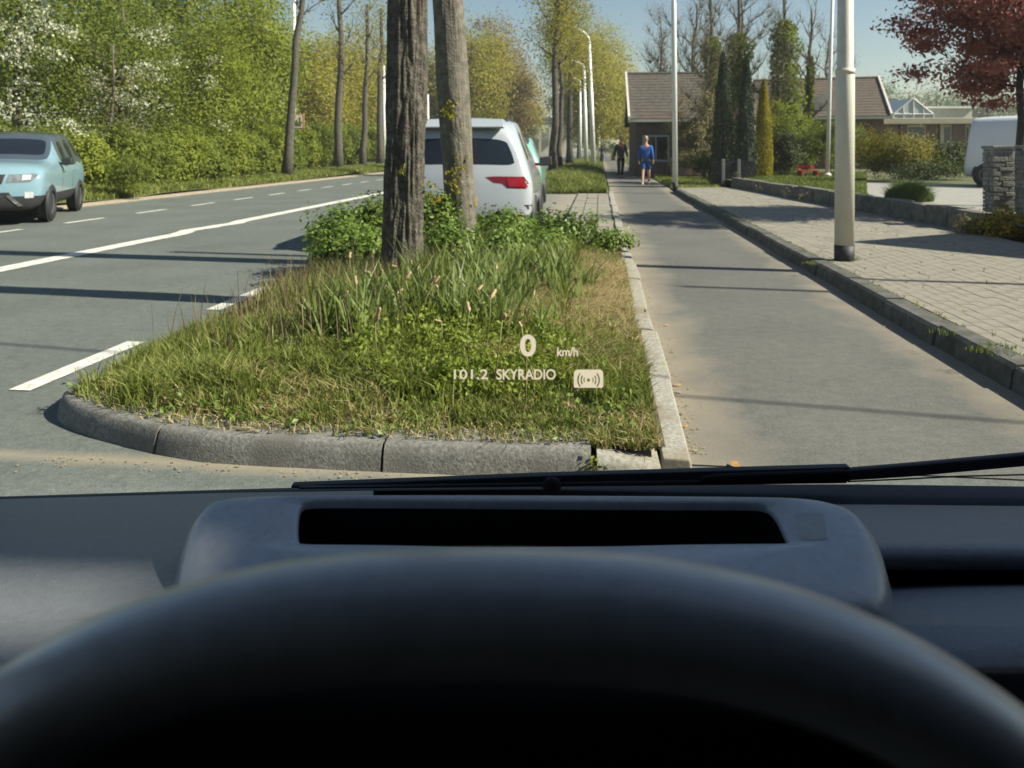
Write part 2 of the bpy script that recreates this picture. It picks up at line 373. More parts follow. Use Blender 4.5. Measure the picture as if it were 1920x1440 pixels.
def branchy(mb, base, top, r0, seed, n_limbs=7, limb=2.5, start=0.4, twigs=5, upward=0.7, rtop=0.35, seg=10, bow=0.05):
    "tapered trunk with limbs and twigs; returns the twig ends"
    r = random.Random(seed); base = Vector(base); top = Vector(top); n = 9; L = (top - base).length
    off = [Vector((r.uniform(-1, 1), r.uniform(-1, 1), 0)) * bow * L * 0.3 for _ in range(n)]
    pts = [base.lerp(top, i / (n - 1)) + (off[i] if 0 < i else Vector()) * (0.5 if i < 3 else 1) for i in range(n)]
    rad = [r0 * (1.35 if i == 0 else 1) * (1 - (1 - rtop) * i / (n - 1)) for i in range(n)]
    mb.tube(pts, rad, seg); ends = []
    for k in range(n_limbs):
        t = start + (1 - start) * (k + r.random() * 0.8) / n_limbs; i = min(n - 2, int(t * (n - 1))); p = pts[i].lerp(pts[i + 1], t * (n - 1) - i)
        a = k * 2.4 + r.uniform(-0.5, 0.5); d = Vector((math.cos(a), math.sin(a), upward * r.uniform(0.6, 1.4))).normalized()
        l = limb * r.uniform(0.6, 1.15) * (1.1 - 0.5 * t); q = [p]
        for s in range(4):
            d = (d + Vector((r.uniform(-.25, .25), r.uniform(-.25, .25), r.uniform(-.02, .25)))).normalized(); q.append(q[-1] + d * l / 4)
        lr = r0 * (1 - (1 - rtop) * t) * 0.42
        mb.tube(q, [lr * (1 - 0.2 * s) for s in range(5)], 6); ends.append(q[-1])
        for s in range(twigs):
            j = r.randint(1, 4); p2 = q[j]; d2 = (d + Vector((r.uniform(-1, 1), r.uniform(-1, 1), r.uniform(-.2, 1)))).normalized(); l2 = l * r.uniform(0.3, 0.6)
            e = p2 + d2 * l2 * 0.5; e2 = e + (d2 + Vector((r.uniform(-.4, .4), r.uniform(-.4, .4), .25))).normalized() * l2 * 0.5
            mb.tube([p2, e, e2], [lr * 0.4, lr * 0.25, lr * 0.1], 4); ends += [e, e2]
    return ends

def tree(label, loc, h, crown_r, m_leaf, n, seed, name='tree', cat='tree', trunk_r=0.16, trunk_h=None, crown_c=None, leaf=0.12, k=60, spread=0.35, group=None, bark=None, limbs=8, second=None, bottom=-0.9):
    "trunk (with limbs), crown; crown_r = (rx, ry, rz)"
    loc = Vector(loc); t = thing(name, label, cat, loc, 0, group)
    ch = crown_c if crown_c is not None else h - crown_r[2]
    mb = MB(); branchy(mb, (0, 0, -0.1), (0.1, 0.05, (trunk_h or h * 0.9)), trunk_r, seed, limbs, crown_r[0] * 1.0, max(0.12, (ch - crown_r[2] * 0.6) / (trunk_h or h * 0.9)), 5)
    put('trunk', mb, bark or M_bark2, t, True)
    P, _ = clumps(n, (0, 0, ch), crown_r, k, spread, seed, 0.42, bottom=bottom)
    P = P[P[:, 2] > 0.05]
    link('crown', leaves_mesh('crown', P, leaf, seed=seed, out=(0, 0, ch - crown_r[2] * .3)), m_leaf, t, kind='stuff')
    if second:
        m2, n2, k2, sp2 = second
        P, _ = clumps(n2, (0, 0, ch), tuple(q * 1.02 for q in crown_r), k2, sp2, seed + 91, 0.12)
        link('blossom', leaves_mesh('blossom', P, leaf * 0.9, seed=seed + 3, aspect=0.9), m2, t, kind='stuff')
    return t

def shrub(label, loc, radii, m_leaf, n, seed, name='shrub', cat='shrub', leaf=0.08, k=40, spread=0.14, group=None, up=0.4, stems=7, aspect=0.55, zc=0.5):
    loc = Vector(loc); t = thing(name, label, cat, loc, 0, group); r = random.Random(seed); mb = MB()
    for s in range(stems):
        a = r.uniform(0, 2 * PI); q = r.uniform(0.2, 0.8); e = Vector((math.cos(a) * radii[0] * q, math.sin(a) * radii[1] * q, radii[2] * r.uniform(0.9, 1.6)))
        mb.tube([(e.x * .15, e.y * .15, -0.05), (e.x * .5, e.y * .5, e.z * .5), tuple(e)], [0.014, 0.010, 0.004], 5)
    put('stem', mb, M_twig, t, True)
    P, _ = clumps(n, (0, 0, radii[2] * 2 * zc), radii, k, spread, seed, 0.5)
    P = P[P[:, 2] > 0.0]
    link('foliage', leaves_mesh('foliage', P, leaf, up=up, seed=seed, aspect=aspect, out=(0, 0, radii[2] * .4)), m_leaf, t, kind='stuff')
    return t

# ================================================================ THE SETTING
def sheet(name, poly, z, m, parent=None, **kw):
    me = bpy.data.meshes.new(name); me.from_pydata([(p[0], p[1], z) for p in poly], [], [tuple(range(len(poly)))]); me.update()
    return link(name, me, m, parent, **kw)

sheet('ground', [(-470, -50), (470, -50), (470, 490), (-470, 490)], -0.03, M_field, kind='structure')
road = sheet('road', [R(-12, -11.6), R(-12, 14), R(3.2, 14), R(3.2, -0.5), R(4.6, -0.5), R(4.6, -2.75), R(400, -2.75), R(400, -11.6)], -0.006, M_road, kind='structure')
path = sheet('bike_path', [R(3.19, 0.3), R(3.19, 2.2), R(24, 2.2), R(27, 2.3), R(300, 2.3), R(300, 0.3)], 0.0, M_path, kind='structure')
sheet('parking_bay', [R(9.3, -2.95), R(9.3, -0.62), R(22.5, -0.62), R(22.5, -2.95)], 0.002, M_bay, kind='structure')

# painted lines
def strip(u0, u1, v, w, z=0.002, jog=None, step=0.5):
    us = np.arange(u0, u1 + step / 2, step) if jog else [u0, u1]
    vs = [v + (jog(u) if jog else 0) for u in us]; mb = MB(); P = []
    for u, q in zip(us, vs): P += [R(u, q - w / 2, z), R(u, q + w / 2, z)]
    mb.add(P, [(2 * i, 2 * i + 1, 2 * i + 3, 2 * i + 2) for i in range(len(us) - 1)]); return mb
def jog(u):
    return 0.10 * math.sin(u * 3.1) * math.exp(-((u - 11.9) / 1.0) ** 2) + 0.05 * math.sin(u * 7) * math.exp(-((u - 12.2) / 0.9) ** 2)
put('centre_line', strip(-2, 220, -6.36, 0.27, 0.0, jog, 0.25), M_paint, road)
for k in range(60):
    put('lane_dash', strip(3.77 + 2.07 * k, 4.81 + 2.07 * k, -3.07, 0.125, 0.0), M_paint, road)
for k in range(50):
    put('lane_dash', strip(2.04 + 2.07 * k, 3.09 + 2.07 * k, -9.22, 0.11, 0.0), M_paint, road)

# left gutter strip and left verge
mb = MB()
for k in range(60):
    u0 = 6 + k * 1.0
    mb.hexa([R(u0 + .01, -11.95, -.03), R(u0 + .01, -11.6, -.03), R(u0 + .99, -11.6, -.03), R(u0 + .99, -11.95, -.03)], [R(u0 + .01, -11.95, .03), R(u0 + .01, -11.6, .012), R(u0 + .99, -11.6, .012), R(u0 + .99, -11.95, .03)])
put('gutter', mb, mat('gutter_stone', (0.34, 0.285, 0.22), 0.9, 0.2, 6, 0.3, 40), kind='structure')

def surf(name, u0, u1, v0, v1, nu, nv, zf, m, **kw):
    us = np.linspace(u0, u1, nu); vs = np.linspace(v0, v1, nv); U, Q = np.meshgrid(us, vs, indexing='ij')
    Z = zf(U.ravel(), Q.ravel()); X = Q.ravel() * N[0] + U.ravel() * T[0]; Y = Q.ravel() * N[1] + U.ravel() * T[1]
    i = np.arange((nu - 1) * nv).reshape(nu - 1, nv)[:, :-1].ravel()
    return link(name, mesh_np(name, np.stack([X, Y, Z], 1), [np.stack([i, i + nv, i + nv + 1, i + 1], 1)], True), m, **kw)

def zverge(u, v):
    p = np.stack([u * 0.6, v * 0.6, u * 0], 1)
    return 0.02 + 0.16 * np.clip((-11.95 - v) / 1.5, 0, 1) + 0.10 * vnoise(p, 3)
surf('grass_verge', 6, 110, -19, -11.95, 210, 24, zverge, M_field, kind='structure')

# ---------------------------------------------------------------- traffic island: soil, kerb stones, plants
ISL_PTS = [(3.06, 0.24), (3.05, 0.0), (3.03, -0.8), (3.03, -1.5), (3.05, -1.70), (3.134, -1.97), (3.26, -2.29), (3.37, -2.48), (3.48, -2.59), (3.66, -2.64), (3.9, -2.65), (4.3, -2.64), (5.2, -2.56), (9.3, -2.54)]   # (u, v): front edge, rounded nose, road side
def _smooth(P, n=3):
    P = np.array(P)
    for _ in range(n):
        Q = np.empty((2 * len(P) - 2, 2)); Q[0::2] = P[:-1] * .75 + P[1:] * .25; Q[1::2] = P[:-1] * .25 + P[1:] * .75; P = np.vstack([P[:1], Q, P[-1:]])
    return P
LINE = _smooth(ISL_PTS)
VFRONT_V = LINE[::-1][:, 1]; VFRONT_U = LINE[::-1][:, 0]
def ufront(v): return np.interp(v, VFRONT_V, VFRONT_U)       # nearest island point at this v

def zisl(u, v):
    d = np.minimum.reduce([u - ufront(v), v + 2.6, 0.24 - v, 9.5 - u])
    p = np.stack([u * 2.3, v * 2.3, u * 0], 1)
    return 0.096 + 0.09 * np.clip((d - .12) / 0.9, 0, 1) ** 0.7 + 0.035 * (vnoise(p, 5) - 0.3) * np.clip((d - .1) / 0.3, 0, 1)

def inside(u, v, pad=0.0):
    return (u > ufront(v) + pad) & (u < 9.3 - pad) & (v > -2.6 + pad) & (v < 0.25 - pad * .4)

nu, nv = 110, 80
vs = np.linspace(-2.64, 0.26, nv); fr = np.linspace(0, 1, nu) ** 1.3
Q, FR = np.meshgrid(vs, fr, indexing='ij'); Q = Q.ravel(); FR = FR.ravel(); U0 = ufront(Q) + 0.05; U = U0 + (9.3 - U0) * FR
Z = zisl(U, Q); X = Q * N[0] + U * T[0]; Y = Q * N[1] + U * T[1]
i = np.arange((nv - 1) * nu).reshape(nv - 1, nu)[:, :-1].ravel(); q = np.stack([i, i + 1, i + nu + 1, i + nu], 1)
link('island_soil', mesh_np('island_soil', np.stack([X, Y, Z], 1), [q[:, ::-1]], True), M_soil, kind='structure')

kerb = thing('kerb', 'worn concrete kerb curving round the nose of the grass island', 'kerb', (0, 0, 0))
def kerb_stone(pts, h=0.125, w=0.15, batter=0.045, m=M_kerbdark, parent=kerb, seed=1, name='kerb_stone', sag=0.0, h1=None):
    "a stone following (u, v) points; the outer foot lies on the line, the inside to the right of travel"
    r = random.Random(seed); mk = lambda h: [(-batter, -0.01), (-batter * .72, h * 0.50), (-batter * .42, h * 0.84), (-batter * .12, h * .955), (0.012, h * .99), (0.045, h), (w, h + 0.004), (w, -0.02)]; prof = mk(h)
    P = []; n = len(pts); r2 = random.Random(seed * 7 + 3)
    for i, (u, v) in enumerate(pts):
        a = pts[max(0, i - 1)]; b = pts[min(n - 1, i + 1)]; du, dv = b[0] - a[0], b[1] - a[1]; l = math.hypot(du, dv); nu_, nv_ = -dv / l, du / l
        s = 1 if kerb_side > 0 else -1
        for d, z in mk(h + ((h1 if h1 is not None else h) - h) * i / (n - 1)):
            e = r2.uniform(-0.0022, 0.0022); f = r2.uniform(-0.002, 0.002)
            P.append(R(u + s * nu_ * (d + e), v + s * nv_ * (d + e), z + (f if z > 0.02 else 0) - sag))
    k = len(prof); F_ = [(i * k + j, (i + 1) * k + j, (i + 1) * k + (j + 1) % k, i * k + (j + 1) % k) for i in range(n - 1) for j in range(k)]
    F_ += [tuple(range(k)), tuple((n - 1) * k + j for j in range(k - 1, -1, -1))]
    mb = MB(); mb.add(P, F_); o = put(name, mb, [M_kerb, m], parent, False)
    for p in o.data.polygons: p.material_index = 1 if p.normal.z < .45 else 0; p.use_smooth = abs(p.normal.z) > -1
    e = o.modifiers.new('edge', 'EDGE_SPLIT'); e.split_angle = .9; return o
def along(pts, step=0.05):
    p = np.array(pts); d = np.r_[0, np.cumsum(np.linalg.norm(np.diff(p, axis=0), axis=1))]
    s = np.arange(0, d[-1], step); return np.stack([np.interp(s, d, p[:, 0]), np.interp(s, d, p[:, 1])], 1)
line = along(LINE[LINE[:, 1] < 0.20])
kerb_side = 1
def near_v(v, lo=0, hi=None): return int(np.argmin(np.abs(line[lo:hi, 1] - v)))
cuts = [near_v(0.0), near_v(-0.86), near_v(-1.86), near_v(-2.62)]; cuts += list(range(cuts[-1] + 20, len(line), 20))
for n_, (a, b) in enumerate(zip(cuts, cuts[1:] + [len(line) - 1])):
    if b - a > 2:
        pts = [tuple(p) for p in line[a:b + 1]]; g0 = .006 if n_ else .02
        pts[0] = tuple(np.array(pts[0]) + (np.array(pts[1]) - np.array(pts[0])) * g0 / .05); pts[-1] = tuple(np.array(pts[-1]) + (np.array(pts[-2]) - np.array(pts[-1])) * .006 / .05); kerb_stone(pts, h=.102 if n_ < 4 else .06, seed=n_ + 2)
ve = float(line[cuts[0]][1]) + .004; r_e = random.Random(3)
kerb_stone([(float(ufront(v)), v) for v in np.linspace(.235, ve, 8)], h=0.045, h1=.092, seed=40, m=M_kerb, name='kerb_stone')
kerb_side = 1
edge = thing('path_edging', 'row of pale narrow edging stones between island grass and cycle path', 'edging', (0, 0, 0))
for k in range(20):
    u0 = 3.12 + k * 1.0; wob = 0.012 * math.sin(k * 2.1)
    mb = MB(); w0, w1 = 0.245 + wob, 0.36 + wob; z = 0.10 if k < 6 else 0.05; z0 = 0.05 if k == 0 else z + 0.012 * math.sin(k * 3.7)
    a, b = u0 + 0.006, u0 + 0.992
    mb.hexa([R(a, w0, -.02), R(a, w1 + .01, -.02), R(b, w1 + .01, -.02), R(b, w0, -.02)], [R(a, w0, z0), R(a, w1, z0 - .006), R(b, w1, z - .006), R(b, w0, z)])
    put('edging_stone', mb, M_kerb, edge, bev=0.010)

# concrete slabs beyond the shrubs and the verge hump
slabs = thing('slab_strip', 'strip of pale concrete slabs between parking bay and cycle path', 'paving', (0, 0, 0))
for c in range(3):
    for k in range(12):
        u0 = 9.2 + k * 1.02 + (0.12 if k > 4 else 0); v0 = -0.60 + c * 0.275
        if k > 4: v0 += 0.0
        mb = MB(); h = 0.05 + 0.012 * random.random()
        mb.hexa([R(u0, v0, -.02), R(u0, v0 + .26, -.02), R(u0 + .99, v0 + .26, -.02), R(u0 + .99, v0, -.02)], [R(u0, v0, h), R(u0, v0 + .26, h), R(u0 + .99, v0 + .26, h), R(u0 + .99, v0, h)])
        put('slab', mb, M_paver, slabs, bev=0.006)
mb = MB(); mb.hexa([R(9.2, -.63, -.03), R(9.2, .24, -.03), R(22, .24, -.03), R(22, -.63, -.03)], [R(9.2, -.63, .02), R(9.2, .24, .02), R(22, .24, .02), R(22, -.63, .02)])
put('joint_bed', mb, M_joint, slabs)
def zhump(u, v):
    d = np.minimum.reduce([u - 22, v + 2.9, 0.25 - v, 120 - u]); return 0.02 + 0.28 * np.clip(d / 1.1, 0, 1) ** 0.7 + 0.08 * (vnoise(np.stack([u, v, u * 0], 1), 8) - .4)
surf('verge_mound', 22, 120, -2.9, 0.25, 160, 16, zhump, M_field, kind='structure')

# ---------------------------------------------------------------- right pavement
pave = thing('pavement', 'pale block pavement with raised kerb beside the cycle path', 'pavement', (0, 0, 0)); pave['kind'] = 'structure'
WALL = [Vector((5.9, 6.0, 0)), Vector((6.45, 10.46, 0)), Vector((6.79, 23.9, 0)), Vector((6.9, 27.0, 0))]
mb = MB(); poly = [R(-8, 2.2), R(-8, 5.6), WALL[0], WALL[1], WALL[2], R(24.3, 4.0), R(23.6, 2.2)]
mb.prism([(p.x, p.y, -0.05) for p in poly], (0, 0, 0.167)); put('joint_bed', mb, M_joint, pave)
r = random.Random(3); pieces = []
pw, pl = 0.105, 0.21
def wall_x(y): return float(np.interp(y, [6.0, 10.46, 23.9], [5.9, 6.45, 6.79]))
for i_ in range(27):
    for j in range(105):
        v = 2.345 + i_ * pw; u = 2.2 + j * pl + (pl / 2 if i_ % 2 else 0)
        p = R(u + pl / 2, v + pw / 2)
        if p.x > wall_x(p.y) - 0.08 or p.y < 2.6 or u > 22.8: continue
        in_view = p.x / p.y < 0.69
        pieces.append((p.y if in_view else 50 + p.y, u, v))
pieces.sort(); unit = MB(); g = 0.0011
unit.hexa([(g, g, -.03), (pw - g, g, -.03), (pw - g, pl - g, -.03), (g, pl - g, -.03)], [(g + .0018, g + .0018, 0), (pw - g - .0018, g + .0018, 0), (pw - g - .0018, pl - g - .0018, 0), (g + .0018, pl - g - .0018, 0)])
pm = unit.mesh('paver'); pm.materials.append(M_paver); ang = -math.atan2(T[0], T[1])
rest = MB()
for n_, (d, u, v) in enumerate(pieces):
    z = 0.1215 + 0.0025 * r.random()
    if n_ < 300:
        o = bpy.data.objects.new('paver', pm); COL.objects.link(o); o.parent = pave; o.location = R(u, v, z)
        o.rotation_euler = (r.uniform(-.007, .007), r.uniform(-.007, .007), ang)
    else:
        c = [R(u + b, v + a) for a, b in ((g, g), (pw - g, g), (pw - g, pl - g), (g, pl - g))]
        rest.hexa([(q.x, q.y, z - .03) for q in c], [(q.x, q.y, z + r.uniform(-.001, .001)) for q in c])
put('paver', rest, M_paver, pave, kind='stuff')
for k in range(30):
    u0 = -4 + k * 0.93; a, b = u0 + .004, u0 + .926; wob = 0.012 * math.sin(k * 1.7); h = 0.130 + 0.006 * math.sin(k * 2.9)
    if b > 23.8: break
    mb = MB(); s = 0.035
    if k >= 29: pass
    mb.add([R(a, 2.16 + wob, -.02), R(b, 2.16 + wob, -.02), R(a, 2.175 + wob, h - .02), R(b, 2.175 + wob, h - .02), R(a, 2.20 + wob, h), R(b, 2.20 + wob, h), R(a, 2.325 + wob, h + .002), R(b, 2.325 + wob, h + .002), R(a, 2.325, -.02), R(b, 2.325, -.02)],
           [(0, 1, 3, 2), (2, 3, 5, 4), (4, 5, 7, 6), (6, 7, 9, 8), (0, 2, 4, 6, 8), (9, 7, 5, 3, 1)])
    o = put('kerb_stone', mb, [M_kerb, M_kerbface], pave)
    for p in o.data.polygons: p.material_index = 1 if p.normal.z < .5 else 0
# moss and grass tufts in the joints
P = []
for k in range(420):
    u = random.uniform(3.2, 20); v = 2.332 + random.gauss(0, .008) if random.random() < .55 else random.uniform(2.4, 4.4)
    for _ in range(random.choice((2, 3, 4))): P.append(R(u + random.gauss(0, .012), v + random.gauss(0, .008), 0.12))
for (px, py, n_) in ((1870, 652, 60), (1850, 660, 50), (1595, 488, 80), (1520, 495, 40), (1760, 625, 20), (1900, 668, 30)):
    c = G(px, py, .125)
    for _ in range(n_): P.append(c + Vector((random.gauss(0, .045), random.gauss(0, .03), 0)))
link('joint_grass', blades_mesh('joint_grass', np.array(P), 0.035, 0.006, 0.8, 5), L_hb, kind='stuff')
# ================================================================ ISLAND PLANTS AND TREES
def upts(n, lo, hi, vlo, vhi, cond=None, pad=0.05):
    "random ground points of the island as (u, v)"
    out = np.zeros((0, 2))
    while len(out) < n:
        u = rng.uniform(lo, hi, n * 2); v = rng.uniform(vlo, vhi, n * 2); k = inside(u, v, pad)
        if cond is not None: k &= cond(u, v)
        out = np.concatenate([out, np.stack([u[k], v[k]], 1)])
        if len(u[k]) == 0: break
    return out[:n]
def to3(p, dz=-0.01):
    u, v = p[:, 0], p[:, 1]
    return np.stack([v * N[0] + u * T[0], v * N[1] + u * T[1], zisl(u, v) + dz], 1)
def px_of(P):
    return CX + F * P[:, 0] / P[:, 1], HZ + F * (H - P[:, 2]) / P[:, 1]
def dryness(u, v):
    "0..1: where the turf is parched (towards the path) and how patchy"
    n = vnoise(np.stack([u * 1.7, v * 1.7, u * 0], 1), 12); n2 = vnoise(np.stack([u * 5, v * 5, u * 0], 1), 15)
    side = np.clip((v + 1.0) / 0.45, 0, 1) * np.clip((u - 3.9) / 0.7, 0, 1)
    front = np.clip((3.75 - u) / 0.4, 0, 1) * 0.62
    left = np.clip((-1.4 - v) / .8, 0, 1) * .48
    return np.clip(np.maximum.reduce([side * 1.0, front, left]) + (n - 0.5) * 1.1 + (n2 - .5) * .6, 0, 1)

# short turf
p = upts(210000, 3.06, 9.2, -2.85, 0.25, None, 0.03)
w = np.clip((4.2 / p[:, 0]) ** 1.6, 0.22, 1); p = p[rng.random(len(p)) < w]
bare = vnoise(np.stack([p[:, 0] * 3, p[:, 1] * 3, p[:, 0] * 0], 1), 21); edge_d = np.minimum(p[:, 0] - 3.06, 0.24 - p[:, 1])
p = p[(bare > 0.24) | (rng.random(len(p)) < .45)]; e_ = p[:, 0] - ufront(p[:, 1]) - .10; p = p[(e_ > 0.07) | (rng.random(len(p)) < .42) | (p[:, 1] > -.05)]
dr = dryness(p[:, 0], p[:, 1]); isdry = rng.random(len(p)) < dr * 0.85
g = p[~isdry]; tall = 0.018 + 0.12 * vnoise(np.stack([g[:, 0] * 2, g[:, 1] * 2, g[:, 0] * 0], 1), 31)
link('short_grass', blades_mesh('short_grass', to3(g), tall, 0.0065, 0.65, 11), L_gr, kind='stuff')
d_ = p[isdry]
link('dry_grass', blades_mesh('dry_grass', to3(d_), 0.055, 0.0062, 1.3, 12), L_dry, kind='stuff')
c_ = upts(330, 3.9, 7.9, -0.70, 0.2); P = np.concatenate([np.repeat(c[None], 46, 0) + rng.normal(size=(46, 2)) * .07 for c in c_]); P = P[inside(P[:, 0], P[:, 1], .04)]
link('straw', blades_mesh('straw', to3(P), 0.13, 0.006, 1.9, 18, .8), L_dry, kind='stuff')
c_ = upts(16, 3.3, 3.7, -2.2, -0.2); P = np.concatenate([np.repeat(c[None], 40, 0) + rng.normal(size=(40, 2)) * .05 for c in c_]); P = P[inside(P[:, 0], P[:, 1], .12)]
link('straw', blades_mesh('straw', to3(P), 0.11, 0.006, 1.1, 19, .7), L_dry, kind='stuff')
p = np.stack([4.1 + rng.random(9000) ** 1.5 * 5.1, -2.55 + np.abs(rng.normal(size=9000)) * .08 - .02], 1)
link('edge_grass', blades_mesh('edge_grass', to3(p, -.04), 0.11, 0.007, 0.8, 17), L_gr, kind='stuff')
# seed-head grass on the road side
p = upts(6500, 3.6, 8.8, -2.6, -0.8, lambda u, v: (rng.random(len(u)) < np.clip((u - 3.4) / 1.8, 0, 1) * np.clip((-v - 0.5) / .8, 0, 1)) & (vnoise(np.stack([u * 2.2, v * 2.2, u * 0], 1), 77) > .42))
link('seed_grass', blades_mesh('seed_grass', to3(p), 0.05 + .20 * np.clip((p[:, 0] - 3.4) / 2.2, 0.1, 1), 0.006, 0.30, 13, 0.3), L_seed, kind='stuff')
p = upts(7500, 3.5, 8.4, -2.6, -0.2, lambda u, v: vnoise(np.stack([u * 1.9 + 3, v * 1.9, u * 0], 1), 78) + .12 * (u - 4.5) > .50)
link('tall_grass', blades_mesh('tall_grass', to3(p), 0.10 + .13 * np.clip((p[:, 0] - 3.3) / 1.6, .1, 1), 0.009, 0.35, 14, 0.4), L_gr, kind='stuff')
# broad bulb leaves (withered daffodils) in clumps
cl = upts(78, 4.15, 7.0, -1.75, 0.05, lambda u, v: (rng.random(len(u)) < np.clip(1.35 - np.abs(v + 1.0) / .80, 0.03, 1)) & (u < 7.0 + v * .6))
P = []
for c in cl:
    k = rng.integers(16, 42)
    P.append(np.repeat(c[None], k, 0) + rng.normal(size=(k, 2)) * 0.055)
P = np.concatenate(P); P = P[inside(P[:, 0], P[:, 1], 0.05)]
link('bulb_leaves', blades_mesh('bulb_leaves', to3(P), rng.uniform(0.14, 0.42, len(P)), rng.uniform(0.011, 0.026, len(P)), 0.5, 15, 0.35), L_rd2, kind='stuff')
# withered flower heads, each its own plant
hm = MB(); hm.lathe([(0.001, 0), (0.011, 0.008), (0.014, 0.022), (0.009, 0.036), (0.012, 0.050), (0.003, 0.058)], (0, 0, 0), 'z', 7)
head_me = hm.mesh('flower_head', True); head_me.materials.append(mat('withered_petal', (0.40, 0.29, 0.17), 0.85, 0.35, 60))
M_stalk = mat('flower_stalk', (0.20, 0.20, 0.07), 0.7, 0.3, 10)
FL = [(655, 485), (695, 512), (712, 516), (745, 500), (770, 498), (783, 505), (807, 530), (812, 533), (822, 540), (715, 542), (745, 550), (858, 462), (895, 545), (990, 508), (930, 505), (942, 597), (978, 615), (704, 605), (828, 603), (566, 570), (852, 505), (1000, 555), (920, 560), (880, 585), (690, 488), (640, 560), (760, 525), (668, 535)]
for n_, (x, y) in enumerate(FL):
    d = min(7.3, F * (H - random.uniform(.40, .50)) / (y - HZ)); tip = At(x, y, d); u, v = UV(tip)
    zb = float(zisl(np.array([u]), np.array([v]))[0]) if u < 9.3 else .1
    base = tip + Vector((random.uniform(-.06, .06), random.uniform(-.06, .06), 0)); base.z = zb - 0.01
    mid = base.lerp(tip, .6) + Vector((random.uniform(-.02, .02), 0, .02)); nod = random.uniform(0.2, 1.6)
    t = thing('withered_flower', 'withered tan flower head on a thin stalk among the island grass', 'flower', base, 0, 'withered flowers on the island')
    mb = MB(); mb.tube([(0, 0, 0), tuple(mid - base), tuple(tip - base)], [.004, .0035, .003], 5); put('stalk', mb, M_stalk, t, True)
    o = link('flower_head', head_me, None, t); o.location = tip - base; o.rotation_euler = (nod, random.uniform(-.5, .5), random.uniform(0, 6)); s = random.uniform(.55, 1.15); o.scale = (s * .85, s * .85, s * random.uniform(.8, 1.6))
p = upts(520, 3.9, 8.6, -2.55, -1.0)
link('seed_stalk', blades_mesh('seed_stalk', to3(p), 0.36, 0.006, 0.26, 23, .2), L_seed, kind='stuff')
c_ = upts(240, 3.25, 8.6, -2.6, 0.15); P = np.concatenate([np.repeat(c[None], 34, 0) + rng.normal(size=(34, 2)) * .035 for c in c_]); P = P[inside(P[:, 0], P[:, 1], .04)]
link('grass_tufts', blades_mesh('grass_tufts', to3(P), 0.16, 0.007, .6, 24, .5), L_gr, kind='stuff')
p = upts(2600, 3.2, 8.6, -2.6, 0.2); P = to3(p, .02)
link('dead_leaves', leaves_mesh('dead_leaves', P, .022, seed=25, up=0), leafmat('leaf_dead', [(.10, .06, .025), (.24, .15, .07), (.38, .26, .13)], .1), kind='stuff')
# leafy weeds at the front
P = []
for c in upts(135, 3.45, 4.7, -1.45, 0.0, lambda u, v: rng.random(len(u)) < np.clip(1.2 - ((v + 0.62) / 0.62) ** 2 - ((u - 4.0) / .62) ** 2, 0, 1)):
    k = int(rng.integers(40, 150)); z0 = float(zisl(np.array([c[0]]), np.array([c[1]]))[0]); hh = rng.uniform(0.04, 0.22)
    q = rng.normal(size=(k, 3)) * np.array([0.045, 0.045, hh * .45]); q[:, 2] = np.abs(q[:, 2]) + 0.01
    b = R(c[0], c[1], z0); P.append(q + np.array(b))
link('weeds', leaves_mesh('weeds', np.concatenate(P), 0.033, up=.7, aspect=.5, seed=21), L_weed, kind='stuff')
# low broadleaf plants scattered through the turf
P = []
for c in upts(620, 3.15, 6.5, -2.6, 0.15):
    z0 = float(zisl(np.array([c[0]]), np.array([c[1]]))[0]); q = rng.normal(size=(22, 3)) * np.array([.055, .055, .016]); q[:, 2] = np.abs(q[:, 2]) + .012
    P.append(q + np.array(R(c[0], c[1], z0)))
link('low_weeds', leaves_mesh('low_weeds', np.concatenate(P), 0.028, up=.8, aspect=.7, seed=22), L_sh, kind='stuff')
mb = MB(); mb.box(R(3.10, .012, .015), (.12, .16, .06)); put('joint_soil', mb, M_soil, kind='structure')
# weeds in the kerb joint, fallen leaves on the path
P = []
for (x, y, n_, s) in ((705, 858, 26, .03), (1110, 868, 110, .035), (1114, 884, 80, .03), (1106, 852, 60, .03), (1180, 720, 5, .02)):
    c = G(x, y, 0.02); P.append(rng.normal(size=(n_, 3)) * np.array([s, s * .5, .02]) + np.array(c) + np.array([0, 0, .02]))
link('kerb_weeds', leaves_mesh('kerb_weeds', np.concatenate(P), 0.022, up=.5, seed=23), L_gr, kind='stuff')
lm = MB(); lm.add([(-.022, 0, 0), (-.008, .011, .006), (.012, .010, .010), (.03, 0, .004), (.010, -.011, .007), (-.010, -.010, .005)], [(0, 1, 5), (1, 2, 4, 5), (2, 3, 4)])
lme = lm.mesh('fallen_leaf'); lme.materials.append(mat('dead_leaf', (0.42, 0.22, 0.07), 0.8, 0.3, 40))
for n_, (x, y, s) in enumerate(((1268, 722, 1), (1280, 776, .8), (1272, 735, .8), (1380, 874, 1.3), (1534, 517, 1), (1757, 622, 1), (1262, 660, .7), (1250, 610, .7), (1148, 688, 1), (1285, 800, .6))):
    o = link('fallen_leaf', lme, None); tag(o, 'dry orange leaf lying along the edge of the cycle path', 'leaf', 'fallen leaves by the path')
    p = G(x, y, 0.006 if n_ != 8 else .17); o.location = p; o.rotation_euler = (random.uniform(-.3, .3), random.uniform(-.3, .3), random.uniform(0, 6)); o.scale = (s, s, s)
